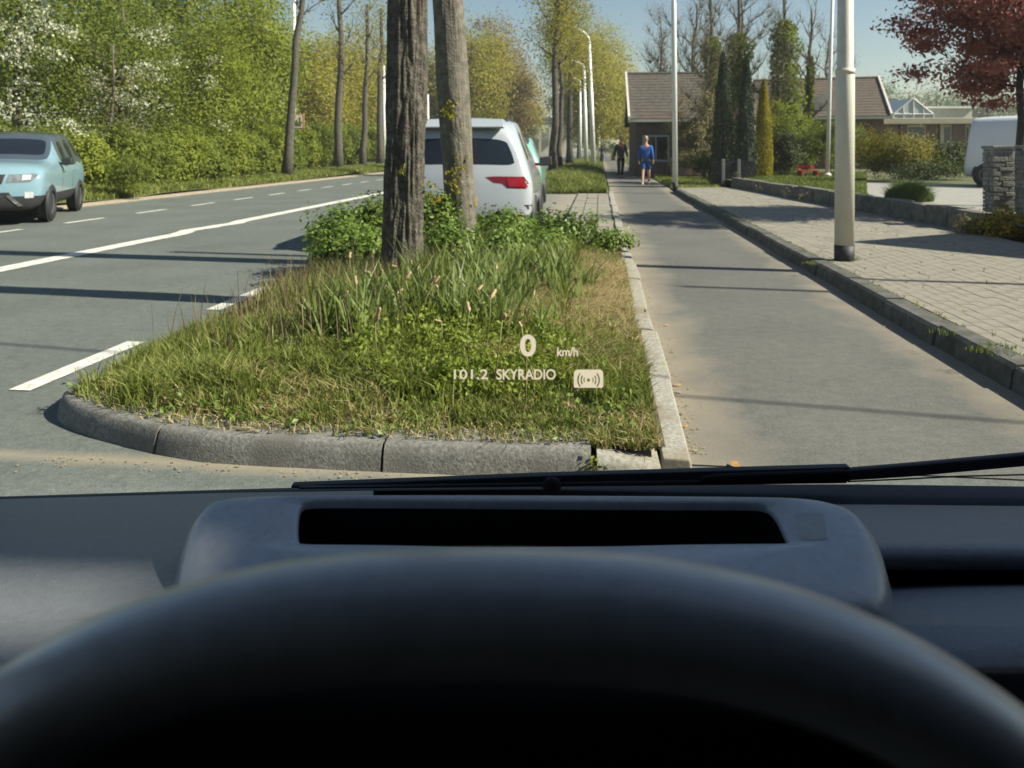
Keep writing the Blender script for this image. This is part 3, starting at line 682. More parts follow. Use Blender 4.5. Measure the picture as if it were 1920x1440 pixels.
# gutter litter and grit
gm = []
mb = MB(); r = random.Random(9)
for _ in range(520):
    if r.random() < .5: p = R(3.3 + r.random() ** 2 * 8, .37 + abs(r.gauss(0, .05)), .004)
    elif r.random() < .6: p = R(2.98 - abs(r.gauss(0, .07)), r.uniform(-2.4, .2), 0.0)
    else: p = R(r.uniform(3.4, 10), 2.14 - abs(r.gauss(0, .07)), .004)
    s = r.uniform(.002, .007); mb.add([p + Vector((-s, -s, 0)), p + Vector((s, -s * .7, 0)), p + Vector((0, s, 0)), p + Vector((0, 0, s))], [(0, 1, 3), (1, 2, 3), (2, 0, 3)])
put('gravel', mb, mat('grit', (0.24, 0.20, 0.14), 0.9, 0.5, 40), kind='stuff')

# big shrubs at the far end of the island
GS = 'leafy shrubs at the far end of the island'
def S1(label, x, y, d, radii, n, seed, leaf=0.048): return shrub(label, At(x, y, d) * 1.0 - Vector((0, 0, At(x, y, d).z - .12)), radii, L_sh, n, seed, leaf=leaf, k=int(60 + 120 * radii[0]), spread=0.055, group=GS, up=.5, aspect=.65)
S1('bright green leafy shrub left of the rough trunk, leaning over the road', 650, 480, 7.9, (0.36, 0.40, 0.29), 4200, 51)
S1('tall thin green shrub tight against the left side of the rough trunk', 700, 480, 8.1, (0.22, 0.25, 0.36), 2600, 52)
S1('green leafy shrub between the two large tree trunks', 815, 480, 8.3, (0.30, 0.35, 0.36), 3600, 53)
S1('broad green leafy shrub in front of the white car bumper', 945, 480, 8.5, (0.42, 0.42, 0.225), 5600, 54)
S1('low green shrub at the slab strip, right end of the shrubs', 1045, 485, 8.7, (0.34, 0.32, 0.20), 3000, 55)
S1('flat creeping green plant reaching the cycle path edge', 1135, 487, 8.95, (0.34, 0.18, 0.09), 1500, 56)
S1('bright leafy shrub low in front of the leftmost shrub at the road side', 640, 500, 7.2, (0.30, 0.28, 0.22), 3600, 151)
S1('green shrub crowding the left foot of the rough trunk', 694, 500, 6.9, (0.16, 0.20, 0.19), 1800, 152)
S1('leafy green shrub crowding the right foot of the rough trunk', 838, 500, 7.1, (0.27, 0.26, 0.23), 3400, 153)
S1('low leafy green shrub in front of the smoother grey trunk', 930, 505, 7.3, (0.30, 0.26, 0.19), 3400, 154)
S1('low leafy green shrub nearest the dry straw patch', 1015, 505, 7.7, (0.28, 0.25, 0.16), 2800, 155)
S1('small green plant growing between the concrete slabs', 1112, 445, 11.2, (0.10, 0.10, 0.10), 260, 57)

# large trunks
def big_trunk(name, label, base, top, r0, r1, seed, furrow, m, lean_mid=0.0, flare=1.25, hgt=7.5):
    t = thing('tree', label, 'tree', base, 0, None)
    base = Vector(base); d = (Vector(top) - base); d = d / d.z; n, seg = 260, 120
    zz = np.linspace(-0.1, hgt, n); th = np.linspace(0, 2 * PI, seg, endpoint=False); ZZ, TH = np.meshgrid(zz, th, indexing='ij'); z = ZZ.ravel(); a = TH.ravel()
    rad = r0 + (r1 - r0) * np.clip(z / 4, 0, 1.6); rad = rad * (1 + (flare - 1) * np.exp(-np.maximum(z, 0) / 0.16) * (1 + .6 * np.sin(a * 5 + seed)))
    wob = vnoise(np.stack([np.cos(a) * 1.4 + seed, np.sin(a) * 1.4, z * 1.1], 1), seed) - .5
    ridge = vnoise(np.stack([np.cos(a) * 6.5 + seed + wob, np.sin(a) * 6.5, z * 1.7 + 3 * wob], 1), seed + 1); ridge = 1 - np.abs(ridge - .5) * 3.2
    fine = vnoise(np.stack([np.cos(a) * 22, np.sin(a) * 22, z * 12], 1), seed + 2) - .5
    rad = rad * (1 + 0.16 * wob) - furrow * np.clip(ridge, 0, 1) ** 1.5 + furrow * .42 * fine
    bow = lean_mid * np.sin(np.clip(z / 3, 0, 1.5) * PI)
    V = np.stack([rad * np.cos(a) + d.x * z + bow, rad * np.sin(a) + d.y * z, z], 1)
    i, j = np.meshgrid(np.arange(n - 1), np.arange(seg), indexing='ij'); i = i.ravel(); j = j.ravel(); k = (j + 1) % seg
    link('trunk', mesh_np('trunk', V, [np.stack([i * seg + j, i * seg + k, (i + 1) * seg + k, (i + 1) * seg + j], 1)], True), m, t)
    mb = MB(); tp = Vector((d.x * hgt, d.y * hgt, hgt)); r = random.Random(seed); ends = []
    for q in range(7):
        ang = q * 2.4 + seed; p = Vector((d.x * (hgt - 1.6 + q * .28), d.y * (hgt - 1.6), hgt - 1.6 + q * .28)); dr_ = Vector((math.cos(ang), math.sin(ang), .9)).normalized(); pts = [p]
        for s in range(5): dr_ = (dr_ + Vector((r.uniform(-.2, .2), r.uniform(-.2, .2), .1))).normalized(); pts.append(pts[-1] + dr_ * .7)
        mb.tube(pts, [r1 * .45 * (1 - .17 * s) for s in range(6)], 6)
        for s in range(6):
            p2 = pts[r.randint(2, 5)]; e = p2 + (dr_ + Vector((r.uniform(-1, 1), r.uniform(-1, 1), r.uniform(-.3, .8)))).normalized() * r.uniform(.6, 1.4); mb.tube([p2, e], [.018, .006], 4); ends.append(e)
    put('branches', mb, M_twig, t, True)
    E = np.array([tuple(e) for e in ends]); P = E[rng.integers(0, len(E), 1500)] + rng.normal(size=(1500, 3)) * .22
    link('crown', leaves_mesh('crown', P, .06, seed=seed), L_ol, t, kind='stuff')
    return t, d
b1 = At(751, 518, 6.25); b1.z = 0.12
t1, d1 = big_trunk('tree', 'thick dark trunk with deeply furrowed bark rising from the island grass', b1, At(761, 0, 6.25) , 0.168, 0.161, 5, 0.025, M_bark, 0.02, 1.28)
b2 = At(868, 478, 8.4); b2.z = 0.12
t2, d2 = big_trunk('tree', 'smoother grey trunk leaning left in front of the white car', b2, At(840, 0, 8.4), 0.172, 0.172, 9, 0.007, M_bark2, 0.0, 1.1)
def sprig(t, pts, n, m, leaf, sp, seed):
    P = np.concatenate([np.random.default_rng(seed + i).normal(size=(n, 3)) * sp + np.array(Vector(p) - t.location) for i, p in enumerate(pts)])
    link('sprig', leaves_mesh('sprig', P, leaf, seed=seed, up=.3), m, t, kind='stuff')
sprig(t2, [At(835, 212, 8.2), At(848, 218, 8.18), At(842, 200, 8.2)], 14, L_yw, .055, .035, 61)
sprig(t2, [At(852, 318, 8.2), At(860, 305, 8.2), At(846, 332, 8.2), At(866, 330, 8.2), At(846, 355, 8.2), At(850, 345, 8.2)], 12, L_ol, .055, .05, 62)
sprig(t2, [At(845, 385, 8.2), At(855, 400, 8.2), At(838, 410, 8.2)], 26, L_sh, .05, .06, 63)
sprig(t1, [At(754, 320, 6.05), At(757, 318, 6.05)], 8, L_ol, .035, .018, 64)
sprig(t1, [At(798, 355, 6.2), At(810, 350, 6.3), At(805, 368, 6.3)], 12, L_ol, .04, .035, 65)

# ================================================================ LEFT ROADSIDE
def leftpos(x, d): p = At(x, HZ, d); p.z = 0.12; return p
GH = 'hedge shrubs along the left verge'
HL = 'dense green hedge shrub in the row along the left road verge'
hs = [(-150, 17.2, 1.9), (-45, 18.3, 1.9), (55, 19.4, 1.8), (130, 20.6, 1.7), (195, 21.8, 1.9), (262, 23.2, 1.5), (318, 24.6, 1.9), (365, 26.2, 1.7), (410, 28.0, 2.0), (452, 30.0, 1.8), (488, 32.4, 2.2), (522, 35.5, 2.2), (556, 39, 2.5), (590, 43, 2.6), (622, 47, 2.8), (652, 51.5, 2.9), (682, 57, 3.1), (706, 63, 3.3)]
for n_, (x, d, hh) in enumerate(hs):
    m = L_hy if n_ in (3, 6, 8, 10, 12, 14, 16) else L_hb
    lab = ('yellow-green' if m is L_hy else 'darker green') + HL[11:]
    shrub('thick ' + lab, leftpos(x, d), (0.95 + d * .008, 0.9, hh * .5), m, int(13000), 100 + n_, 'hedge_shrub', 'shrub', 0.07 + d * .0012, 120, 0.15, GH, up=.2, stems=5)
# a clipped box-shaped bush and weeping yellow-green screens
shrub('clipped rounded dark green bush at the kerb in front of the hedge', leftpos(245, 19.6), (.62, .5, .52), L_hb, 6500, 140, 'bush', 'bush', .05, 120, .07, None, up=.6)
def sprays(t, pts, d, n, sz, seed):
    "blossom sprays hanging at these places in the tree"
    r = np.random.default_rng(seed); P = []
    for x, y, w in pts:
        for k in range(max(2, int(w / 12))):
            c = At(x + r.normal() * w * .5, y + r.normal() * w * .32, d + r.normal() * .3); q = r.normal(size=(n, 3)) * np.array([.16, .16, .09]); q[:, 2] -= np.abs(q[:, 0]) * .35; P.append(q + np.array(c - t.location))
    link('blossom', leaves_mesh('blossom', np.concatenate(P), sz, seed=seed, aspect=.95), L_wh, t, kind='stuff')
bt = tree('tall white-blossoming tree at the photo edge, above the light blue car', leftpos(25, 22.5), 7.6, (2.6, 2.2, 3.3), L_hb, 19000, 201, 'blossom_tree', 'tree', .14, None, 4.6, .10, 90, .42, None, M_twig, 9)
sprays(bt, [(20, 15, 60), (62, 55, 60), (110, 58, 50), (40, 105, 60), (8, 150, 40), (128, 218, 26), (148, 240, 24), (-20, 60, 60), (85, 12, 40), (15, 205, 40), (105, 95, 30)], 20.6, 46, .07, 501)
bt = tree('white-blossoming tree standing right of the light blue car', leftpos(225, 24.5), 6.4, (2.0, 1.8, 2.7), L_hb, 16000, 202, 'blossom_tree', 'tree', .12, None, 3.9, .10, 80, .36, None, M_twig, 8)
sprays(bt, [(175, 135, 40), (212, 150, 50), (262, 60, 34), (298, 80, 40), (285, 112, 50), (248, 140, 60), (275, 182, 50), (228, 190, 50), (300, 48, 26), (195, 180, 30), (300, 150, 26)], 22.6, 34, .065, 502)
bt = tree('green tree with only a few white blossom sprays in the hedge', leftpos(385, 29), 6.0, (1.9, 1.8, 2.8), L_hy, 16000, 203, 'blossom_tree', 'tree', .12, None, 3.4, .11, 80, .4, None, M_twig, 8)
sprays(bt, [(402, 120, 26), (405, 150, 26), (412, 240, 18), (380, 160, 18)], 27, 28, .065, 503)
GT = 'tall trees behind the left hedge'
for n_, (x, d, h, rx, m, lab) in enumerate([(-120, 27, 9.5, 2.6, L_hb, 'tall green tree behind the hedge at the photo edge'), (130, 29, 10, 2.7, L_hy, 'tall yellow-green tree between the two white-blossoming trees'),
        (300, 31, 10.5, 2.6, L_hb, 'tall green tree rising behind the second blossoming tree'), (420, 34, 10.5, 2.5, L_hy, 'tall light green tree left of the leaning roadside trunk'),
        (482, 37, 9.6, 2.2, L_hy, 'tall light green feathery tree just left of the white sign pole'), (575, 62, 11, 3.6, L_ol, 'olive-yellow tree seen behind the warning sign'),
        (640, 70, 12, 4.2, L_ol, 'olive-yellow tree behind the straight roadside trunk'), (700, 78, 13.5, 4.6, L_ol, 'olive-yellow tree left of the thick furrowed trunk'),
        (800, 86, 14, 5, L_ol, 'olive-yellow tree showing between the two big trunks')]):
    tree(lab, leftpos(x, d), h, (rx, rx, h * .46), m, 17000, 220 + n_, 'tree', 'tree', .15, None, h * .52, .10 + d * .0022, 130, .40 + d * .004, GT, M_twig, 8)
tree('bare-branched brown shrub tree showing through the hedge', leftpos(205, 21.9), 4.6, (1.1, 1.0, 1.8), L_pale, 900, 240, 'tree', 'tree', .07, None, 2.6, .08, 40, .2, None, M_twig, 10)
# roadside trunks with thin budding crowns
def street_tree(label, x, y, d, lean, r, seed, h=9.5, start=.45, leafn=1500, m=L_ol, limbs=9, group=None, rtop=.45, z=.15, limb=1.9, crown_lo=0.5):
    b = At(x, y, d); b.z = z; t = thing('street_tree', label, 'tree', b, 0, group); mb = MB()
    e = branchy(mb, (0, 0, -.1), (lean, 0, h), r, seed, limbs, limb, start, 6, .8, rtop, 12, .04)
    put('trunk', mb, M_bark, t, True)
    E = np.array([tuple(q) for q in e]); P = E[np.random.default_rng(seed).integers(0, len(E), leafn)] + np.random.default_rng(seed + 1).normal(size=(leafn, 3)) * (.24 + d * .003)
    link('crown', leaves_mesh('crown', P, .05 + d * .0016, seed=seed), m, t, kind='stuff'); return t
GV = 'roadside trees on the left verge'
street_tree('leaning dark trunk beside the white sign pole on the left verge', 537, 333, 31.6, .75, .20, 301, 9.0, .72, 700, L_hy, group=GV)
street_tree('straight grey trunk that forks above the hedge on the left verge', 634, 320, 42, .15, .24, 302, 10.5, .46, 1300, group=GV)
street_tree('slimmer grey trunk between the forked one and the furrowed trunk', 680, 317, 47, .35, .20, 303, 10, .5, 1300, group=GV)
street_tree('trunk half hidden at the edge of the thick furrowed trunk', 711, 312, 54, .2, .23, 304, 11, .5, 1300, group=GV)
# flowers in the verge
P = []
for (x, y, n_) in ((468, 326, 14), (562, 322, 30), (600, 318, 22), (618, 322, 20), (655, 318, 10)):
    for _ in range(n_): P.append(At(x + random.gauss(0, 12), y + random.gauss(0, 3), 38 + random.random()))
link('verge_flowers', leaves_mesh('verge_flowers', np.array([tuple(p) for p in P]), .12, seed=31, aspect=.9), leafmat('flower_mix', [(.5, .12, .04), (.6, .5, .1), (.6, .55, .45)], .2), kind='stuff')
up_ = rng.uniform(11, 80, 42000) ; vp_ = -12.0 - np.abs(rng.normal(size=42000)) * 1.1
P = np.stack([vp_ * N[0] + up_ * T[0], vp_ * N[1] + up_ * T[1], zverge(up_, vp_)], 1)
link('verge_grass', blades_mesh('verge_grass', P, .16, .03, .5, 32), L_gr, kind='stuff')
up_ = 22 + rng.random(26000) ** 1.8 * 70; vp_ = rng.uniform(-2.8, .2, 26000)
P = np.stack([vp_ * N[0] + up_ * T[0], vp_ * N[1] + up_ * T[1], zhump(up_, vp_) - .02], 1)
link('mound_grass', blades_mesh('mound_grass', P, .17, .018, .5, 33), L_gr, kind='stuff')

# ================================================================ AVENUE AHEAD
GA = 'avenue trees along the cycle path'
street_tree('nearest dark trunk of the avenue left of the cycle path', 1037, 312, 36, .25, .19, 311, 9.5, .50, 5200, L_ol, 11, GA, .5, .25, 2.1)
street_tree('second avenue trunk, just right of the nearest dark one', 1049, 309, 43, .1, .16, 312, 9, .45, 5200, L_ol, 11, GA, .5, .25, 2.2)
street_tree('third avenue trunk, left of the curved-arm lamp', 1068, 306, 50, .1, .22, 313, 10, .45, 5600, L_ol, 11, GA, .5, .25, 2.4)
GF = 'olive trees closing the view ahead'
FA = 'far olive-yellow tree in the mass beyond the avenue trunks'
FB = 'far olive-yellow tree in the mass above the white car roof'
for n_, (x, d, h, rx, m) in enumerate([(880, 84, 13.0, 4.6, L_ol), (925, 96, 14.8, 4.4, L_ol2), (962, 112, 14.5, 4.0, L_ol2), (905, 120, 17.0, 5.5, L_ol), (975, 135, 12.5, 4.0, L_ol),
        (1085, 92, 14.5, 4.2, L_ol), (1112, 80, 10.5, 3.0, L_ol), (1128, 98, 14.5, 4.0, L_ol), (1150, 88, 10.0, 3.0, L_ol), (1100, 125, 18, 5.0, L_ol), (1160, 110, 10, 3.4, L_ol)]):
    h *= 1.22
    tree(FB if n_ < 5 else FA, leftpos(x, d), h, (rx, rx, h * .45), m, 16000, 330 + n_, 'tree', 'tree', .2, None, h * .54, .28, 150, .72, GF, M_twig, 7)
tree('small dark green tree right behind the white car', leftpos(983, 120), 6.2, (2.0, 2.0, 2.4), L_dg, 3000, 345, 'tree', 'tree', .15, None, 3.4, .25, 50, .4, None, M_twig, 5)
# distant treeline
P, _ = clumps(26000, (0, 0, 0), (1, 1, 1), 400, .06, 41, .4)
P = np.stack([rng.uniform(-420, 420, 26000), 430 + rng.normal(size=26000) * 8, np.abs(rng.normal(size=26000)) * 5 + 2], 1)
P[:, 2] *= .55 + .9 * vnoise(np.stack([P[:, 0] * .035, P[:, 0] * 0, P[:, 0] * 0], 1), 44)
link('treeline', leaves_mesh('treeline', P, 3.2, seed=41), L_far, kind='stuff')
# ================================================================ BUILDINGS ON THE RIGHT
def house(label, E, width, depth, ze, zr, rz, m_wall, m_roof, wins, hip=0.0, verge=True, cat='house', name='house'):
    "E: near left eave corner on the ground; local x along the front, local y away"
    t = thing(name, label, cat, (E.x, E.y, 0), rz)
    mb = MB(); mb.box((width / 2, depth / 2, ze / 2), (width - .5, depth - .5, ze)); 
    mb.add([(.25, .25, ze), (.25, depth - .25, ze), (.25, depth / 2, zr - .2)], [(0, 1, 2)]); mb.add([(width - .25, .25, ze), (width - .25, depth - .25, ze), (width - .25, depth / 2, zr - .2)], [(0, 2, 1)])
    put('wall', mb, m_wall, t)
    # roof in stepped courses on both slopes
    mb = MB(); n = max(8, int(math.hypot(depth / 2, zr - ze) / .32))
    for side in (0, 1):
        for k in range(n):
            a, b = k / n, (k + 1) / n; y0, y1 = depth / 2 * a - .0, depth / 2 * b; z0, z1 = ze + (zr - ze) * a, ze + (zr - ze) * b
            if side: y0, y1 = depth - y0, depth - y1
            h0, h1 = hip * a, hip * b
            mb.hexa([(h0, y0, z0 - .12), (width - h0, y0, z0 - .12), (width - h1, y1, z1 - .12), (h1, y1, z1 - .12)], [(h0, y0, z0 + .05), (width - h0, y0, z0 + .05), (width - h1, y1, z1 + .032), (h1, y1, z1 + .032)])
    rf = put('roof', mb, m_roof, t)
    mb = MB(); mb.tube([(hip, depth / 2, zr + .02), (width - hip, depth / 2, zr + .02)], .10, 8); put('ridge', mb, m_roof, rf)
    mb = MB(); mb.box((width / 2, -.08, ze - .06), (width + .1, .12, .12)); put('gutter', mb, M_post, rf)
    if verge:
        for x in (-.06, width + .06):
            mb = MB(); mb.hexa([(x - .05, -.05, ze - .16), (x + .05, -.05, ze - .16), (x + .05, depth / 2, zr - .12), (x - .05, depth / 2, zr - .12)], [(x - .05, -.05, ze + .14), (x + .05, -.05, ze + .14), (x + .05, depth / 2, zr + .16), (x - .05, depth / 2, zr + .16)])
            put('verge_board', mb, M_wallplaster, rf)
    for (x0, x1, z0, z1) in wins:
        f = MB(); fw = .09
        for c, s in (((x0 + x1) / 2, 0), ) : pass
        f.box(((x0 + x1) / 2, .21, z0), (x1 - x0 + fw, .10, fw)); f.box(((x0 + x1) / 2, .21, z1), (x1 - x0 + fw, .10, fw))
        for x in (x0, x1, (x0 + x1) / 2): f.box((x, .212, (z0 + z1) / 2), (fw if x in (x0, x1) else .05, .10, z1 - z0 - fw))
        w = put('window', f, mat('window_frame', (0.30, 0.36, 0.33), 0.6, 0.05, 3), t)
        p = MB(); p.box(((x0 + x1) / 2, .235, (z0 + z1) / 2), (x1 - x0, .02, z1 - z0)); put('pane', p, M_glass, w)
    return t
E1 = At(1182, 224, 35.6)
h1 = house('dark brick house with grey-brown roof beside the end of the cycle path', E1, 4.6, 8.6, E1.z, 5.15, -0.114, M_dbrick, M_thatch, [(.6, 1.75, .75, 1.9)])
mb = MB(); mb.box((2.6, .13, .45), (1.5, .2, .9)); put('planter_wall', mb, mat('pink_brick', (.26, .17, .14), .9, .2, 6), h1)
E2 = At(1412, 221, 39.5)
h2 = house('house with long red-brown tiled roof behind the conifers', E2, 6.4, 8.0, E2.z, 5.1, -0.30, M_brick, M_rtile, [(1.0, 2.4, .8, 2.0), (4.3, 5.4, .8, 2.0)])
mb = MB(); c0 = 3.0
mb.hexa([(c0, .6, E2.z + .1), (c0 + .75, .6, E2.z + .1), (c0 + .75, 1.7, E2.z + .1), (c0, 1.7, E2.z + .1)], [(c0, .6, E2.z + .75), (c0 + .75, .6, E2.z + .75), (c0 + .75, 1.7, E2.z + .75), (c0, 1.7, E2.z + .75)])
mb.prism([(c0 - .1, .5, E2.z + .75), (c0 + .85, .5, E2.z + .75), (c0 + .38, .5, E2.z + 1.25)], (0, 1.6, 0)); put('dormer', mb, M_wallplaster, h2)
# flat-roofed bungalow
t = thing('bungalow', 'low flat-roofed brick bungalow with pale fascia beyond the white van', 'house', At(1636, 232, 44) * 1, -0.10); t.location.z = 0; zt = At(0, 222, 44).z; zb_ = At(0, 233, 44).z; L = 7.6
mb = MB(); mb.box((L / 2, 2.5, (zt + zb_) / 2), (L + .4, 5.6, zt - zb_)); put('fascia', mb, M_fascia, t, bev=.02)
mb = MB(); mb.box((L / 2, 2.6, zb_ / 2), (L, 4.8, zb_ - .004)); put('wall', mb, M_glass, t)
for x0, x1 in ((0, 1.35), (1.55, 1.9), (2.95, 3.55), (3.7, 3.85), (4.35, 5.05), (5.35, 6.0), (6.9, 7.6)):
    mb = MB(); mb.box(((x0 + x1) / 2, .12, zb_ / 2), (x1 - x0, .24, zb_ - .01)); put('pier', mb, M_brick if x1 - x0 > .3 else M_fascia, t)
for x0, x1 in ((1.9, 2.95), (3.85, 4.35), (5.05, 5.35), (6.0, 6.9)):
    mb = MB()
    for x in (x0 + .04, x1 - .04): mb.box((x, .14, zb_ * .5), (.08, .08, zb_ * .98))
    mb.box(((x0 + x1) / 2, .142, zb_ - .1), (x1 - x0, .08, .12)); mb.box(((x0 + x1) / 2, .142, .7), (x1 - x0, .08, .1)); w = put('window', mb, M_wallplaster, t)
    mb = MB(); mb.box(((x0 + x1) / 2, .17, zb_ * .6), (x1 - x0 - .1, .015, zb_ * .7)); put('pane', mb, mat('grey_pane', (.10, .12, .13), .15, .1, 2), w)
mb = MB(); mb.tube([(.25, -.35, zb_), (.25, -.35, .0)], .07, 8); put('drainpipe', mb, M_white, t)
# glass gable and pale outbuilding behind
t = thing('greenhouse', 'white-framed glass greenhouse gable showing above the flat roof', 'greenhouse', (At(1712, 222, 56).x, 56, 0), 0); zt = At(0, 184, 56).z; zs = At(0, 214, 56).z; w = 1.45
M_gg = mat('greenhouse_glass', (.42, .46, .46), .25, .1, 2)
mb = MB(); mb.prism([(-w, 0, 0), (w, 0, 0), (w, 0, zs), (0, 0, zt), (-w, 0, zs)], (0, 5, 0)); put('glazing', mb, M_gg, t)
mb = MB()
for a, b in (((-w, -.03, zs), (0, -.03, zt)), ((w, -.03, zs), (0, -.03, zt)), ((-w, -.03, zs), (w, -.03, zs)), ((0, -.03, 0), (0, -.03, zt)), ((-w / 2, -.03, 0), (-w / 2, -.03, (zs + zt) / 2)), ((w / 2, -.03, 0), (w / 2, -.03, (zs + zt) / 2)), ((-w, -.03, 0), (-w, -.03, zs)), ((w, -.03, 0), (w, -.03, zs))): mb.tube([a, b], .045, 6)
put('frame', mb, M_white, t)
t = thing('shed', 'long pale flat shed right of the greenhouse gable', 'shed', (At(1738, 222, 58).x, 58, 0), 0); zs = At(0, 203, 58).z
mb = MB(); mb.box((1.7, 2, zs / 2), (3.4, 4, zs)); put('wall', mb, M_wallplaster, t); mb = MB(); mb.box((1.7, 1.9, zs + .06), (3.7, 4.4, .14)); put('roof', mb, M_white, t)
t = house('dark-roofed outbuilding left of the greenhouse gable', At(1640, 215, 62), 2.9, 5, At(0, 208, 62).z, At(0, 184, 62).z, -.05, M_wallplaster, mat('slate_roof', (.07, .07, .075), .7, .2, 4), [], name='outbuilding', cat='outbuilding', verge=False)
# far filling-station-like building at the end of the road
t = thing('canopy_building', 'far flat grey canopy building at the end of the road', 'building', (At(1003, 280, 150).x, 150, 0), 0)
mb = MB(); mb.box((3.2, 4, At(0, 226, 150).z), (9.5, 8, 1.2)); put('roof', mb, mat('grey_roof', (.13, .13, .13), .8, .1, 1), t)
for x in (-.8, 1.0, 3.0, 5.4):
    mb = MB(); mb.box((x, .4, 3.1), (.5, .5, 6.2)); put('pillar', mb, M_fascia, t)
mb = MB(); mb.box((3.2, 6, 1.6), (9, 3, 3.2)); put('wall', mb, M_wallplaster, t)

# ================================================================ GARDEN SIDE
zg = 0.30
def gpoly(name, pts, z, m, **kw): return sheet(name, [G(x, y, z) for x, y in pts], z, m, **kw)
gp = [WALL[0] + Vector((.12, 0, 0)), WALL[1] + Vector((.12, 0, 0)), WALL[2] + Vector((.12, 0, 0)), Vector((7.1, 27.0, 0)), Vector((11.5, 45, 0)), Vector((60, 45, 0)), Vector((60, 6, 0))]
sheet('garden_ground', gp, zg, M_field, kind='structure')
sheet('grass_patch', [R(23.7, 2.3), R(23.7, 4.1), Vector((7.1, 26.9, 0)), Vector((11.5, 45, 0)), R(44, 2.32)], .03, M_field, kind='structure')
sheet('driveway', [WALL[1] + Vector((.15, 1.2, 0)), Vector((7.05, 13.3, 0)), G(1640, 372, zg), G(1612, 352, zg), G(1612, 341, zg), G(1810, 348, zg), Vector((22, 21.5, 0)), Vector((22, 10.8, 0)), Vector((8.6, 11.2, 0))], zg + .006, M_drive, kind='structure')
sheet('garden_step', [Vector((7, 6.1, 0)), Vector((60, 6.1, 0)), Vector((60, -8, 0)), Vector((6.0, -8, 0))], .05, M_field, kind='structure')
# low dark garden wall of stones
wall = thing('garden_wall', 'low dark weathered stone wall along the back of the pavement', 'wall', (0, 0, 0))
a, b = WALL[1], WALL[2]; n = 16; r = random.Random(4)
for k in range(n):
    t0, t1 = (k / n) ** 1.25, ((k + 1) / n) ** 1.25; p, q = a.lerp(b, t0), a.lerp(b, t1); dd = (q - p).normalized() * .006; p = p + dd; q = q - dd
    w = .22; h = .41 + r.uniform(-.012, .012); o = r.uniform(-.012, .012); e = r.uniform(-.01, .01); f = r.uniform(-.008, .02)
    mb = MB(); mb.hexa([(p.x + o, p.y, .08), (p.x + w, p.y, .08), (q.x + w, q.y, .08), (q.x + o, q.y, .08)], [(p.x + o + .015, p.y, h), (p.x + w, p.y, h + e), (q.x + w, q.y, h + e), (q.x + o + .015, q.y, h + f)])
    put('stone', mb, M_wall, wall, bev=.015)
# gate pillars of rough stone
def pillar(label, base, w, h, seed):
    t = thing('gate_pillar', label, 'pillar', base, -.1, 'gate pillars'); r = random.Random(seed); z = 0; row = 0; ms = []
    mb = MB(); mb.box((0, 0, h / 2 - .02), (w - .05, w - .05, h - .06)); put('core', mb, M_joint, t)
    while z < h - .03:
        ch = min(r.uniform(.055, .085), h - z)
        for sy, sx in ((1, 0), (-1, 0)):
            cut = r.uniform(.35, .65) if row % 2 else r.choice((.3, .7))
            for x0, x1 in ((-w / 2, -w / 2 + w * cut), (-w / 2 + w * cut, w / 2)):
                mb = MB(); pr = r.uniform(-.012, .012)
                mb.box(((x0 + x1) / 2, sy * (w / 2 - .06 + pr), z + ch / 2), (x1 - x0 - .008, .12, ch - .008)); put('stone', mb, M_slate, t, bev=.006)
        for sx in (1, -1):
            mb = MB(); pr = r.uniform(-.01, .012); mb.box((sx * (w / 2 - .05 + pr), 0, z + ch / 2), (.10, w - .245, ch - .008)); put('stone', mb, M_slate, t, bev=.006)
        z += ch; row += 1
    mb = MB(); mb.box((0, 0, h + .022), (w + .03, w + .03, .045)); put('cap', mb, M_slate, t, bev=.01)
    return t
pb = G(1872, 424, .12); pillar('rough stone gate pillar at the near end of the low wall', pb, .31, 1.17, 5)
pc = At(1935, 415, 11.2); pc.z = .12; pillar('second rough stone gate pillar cut by the photo edge', pc, .31, 1.17, 6)
mb = MB(); p = At(1888, 395, 11.6); mb.tube([(0, 0, 0), (0, 0, .92)], .032, 10); mb.lathe([(.0, .97), (.03, .95), (.036, .92)], (0, 0, 0), 'z', 10)
o = put('gate_post', mb, M_white, None, True); o.location = (p.x, p.y, .12); tag(o, 'short pale metal post between the two stone pillars', 'post')
t = thing('garden_gate', 'dark closed garden gate between the stone pillars', 'gate', (At(1904, 400, 11.9).x, 11.9, .15), -.1); mb = MB()
for x in (-.14, -.07, 0, .07, .14): mb = MB(); mb.box((x, 0, .42), (.062, .03, .84)); put('plank', mb, M_dplast, t)
mb = MB(); mb.box((0, .03, .2), (.34, .03, .07)); mb.box((0, .03, .7), (.34, .03, .07)); put('rail', mb, M_dplast, t)

# conifers and shrubs
def conifer(label, x, y, d, h, r0, m, n, seed, name='conifer', z=.2, leaf=.07, tops=1, group=None, top_in=.55):
    b = At(x, y, d); b.z = z; t = thing(name, label, 'conifer', b, 0, group); r_ = np.random.default_rng(seed)
    mb = MB(); mb.tube([(0, 0, -.1), (0, 0, h * .5), (0, 0, h * .9)], [.09, .06, .02], 7); put('trunk', mb, M_twig, t, True)
    zz = r_.uniform(0, 1, n); prof = np.clip(1.15 * (1 - zz) ** top_in, 0, 1) * (0.75 + .25 * np.clip(zz / .15, 0, 1))
    a = r_.uniform(0, 2 * PI, n); lump = 0.85 + .3 * vnoise(np.stack([np.cos(a) * 2 + seed, np.sin(a) * 2, zz * h * 1.6], 1), seed)
    q = r0 * prof * lump * (r_.uniform(0, 1, n) ** .3)
    P = np.stack([q * np.cos(a), q * np.sin(a), zz * h], 1)
    link('crown', leaves_mesh('crown', P, leaf, up=2.2, aspect=.4, seed=seed), m, t, kind='stuff'); return t
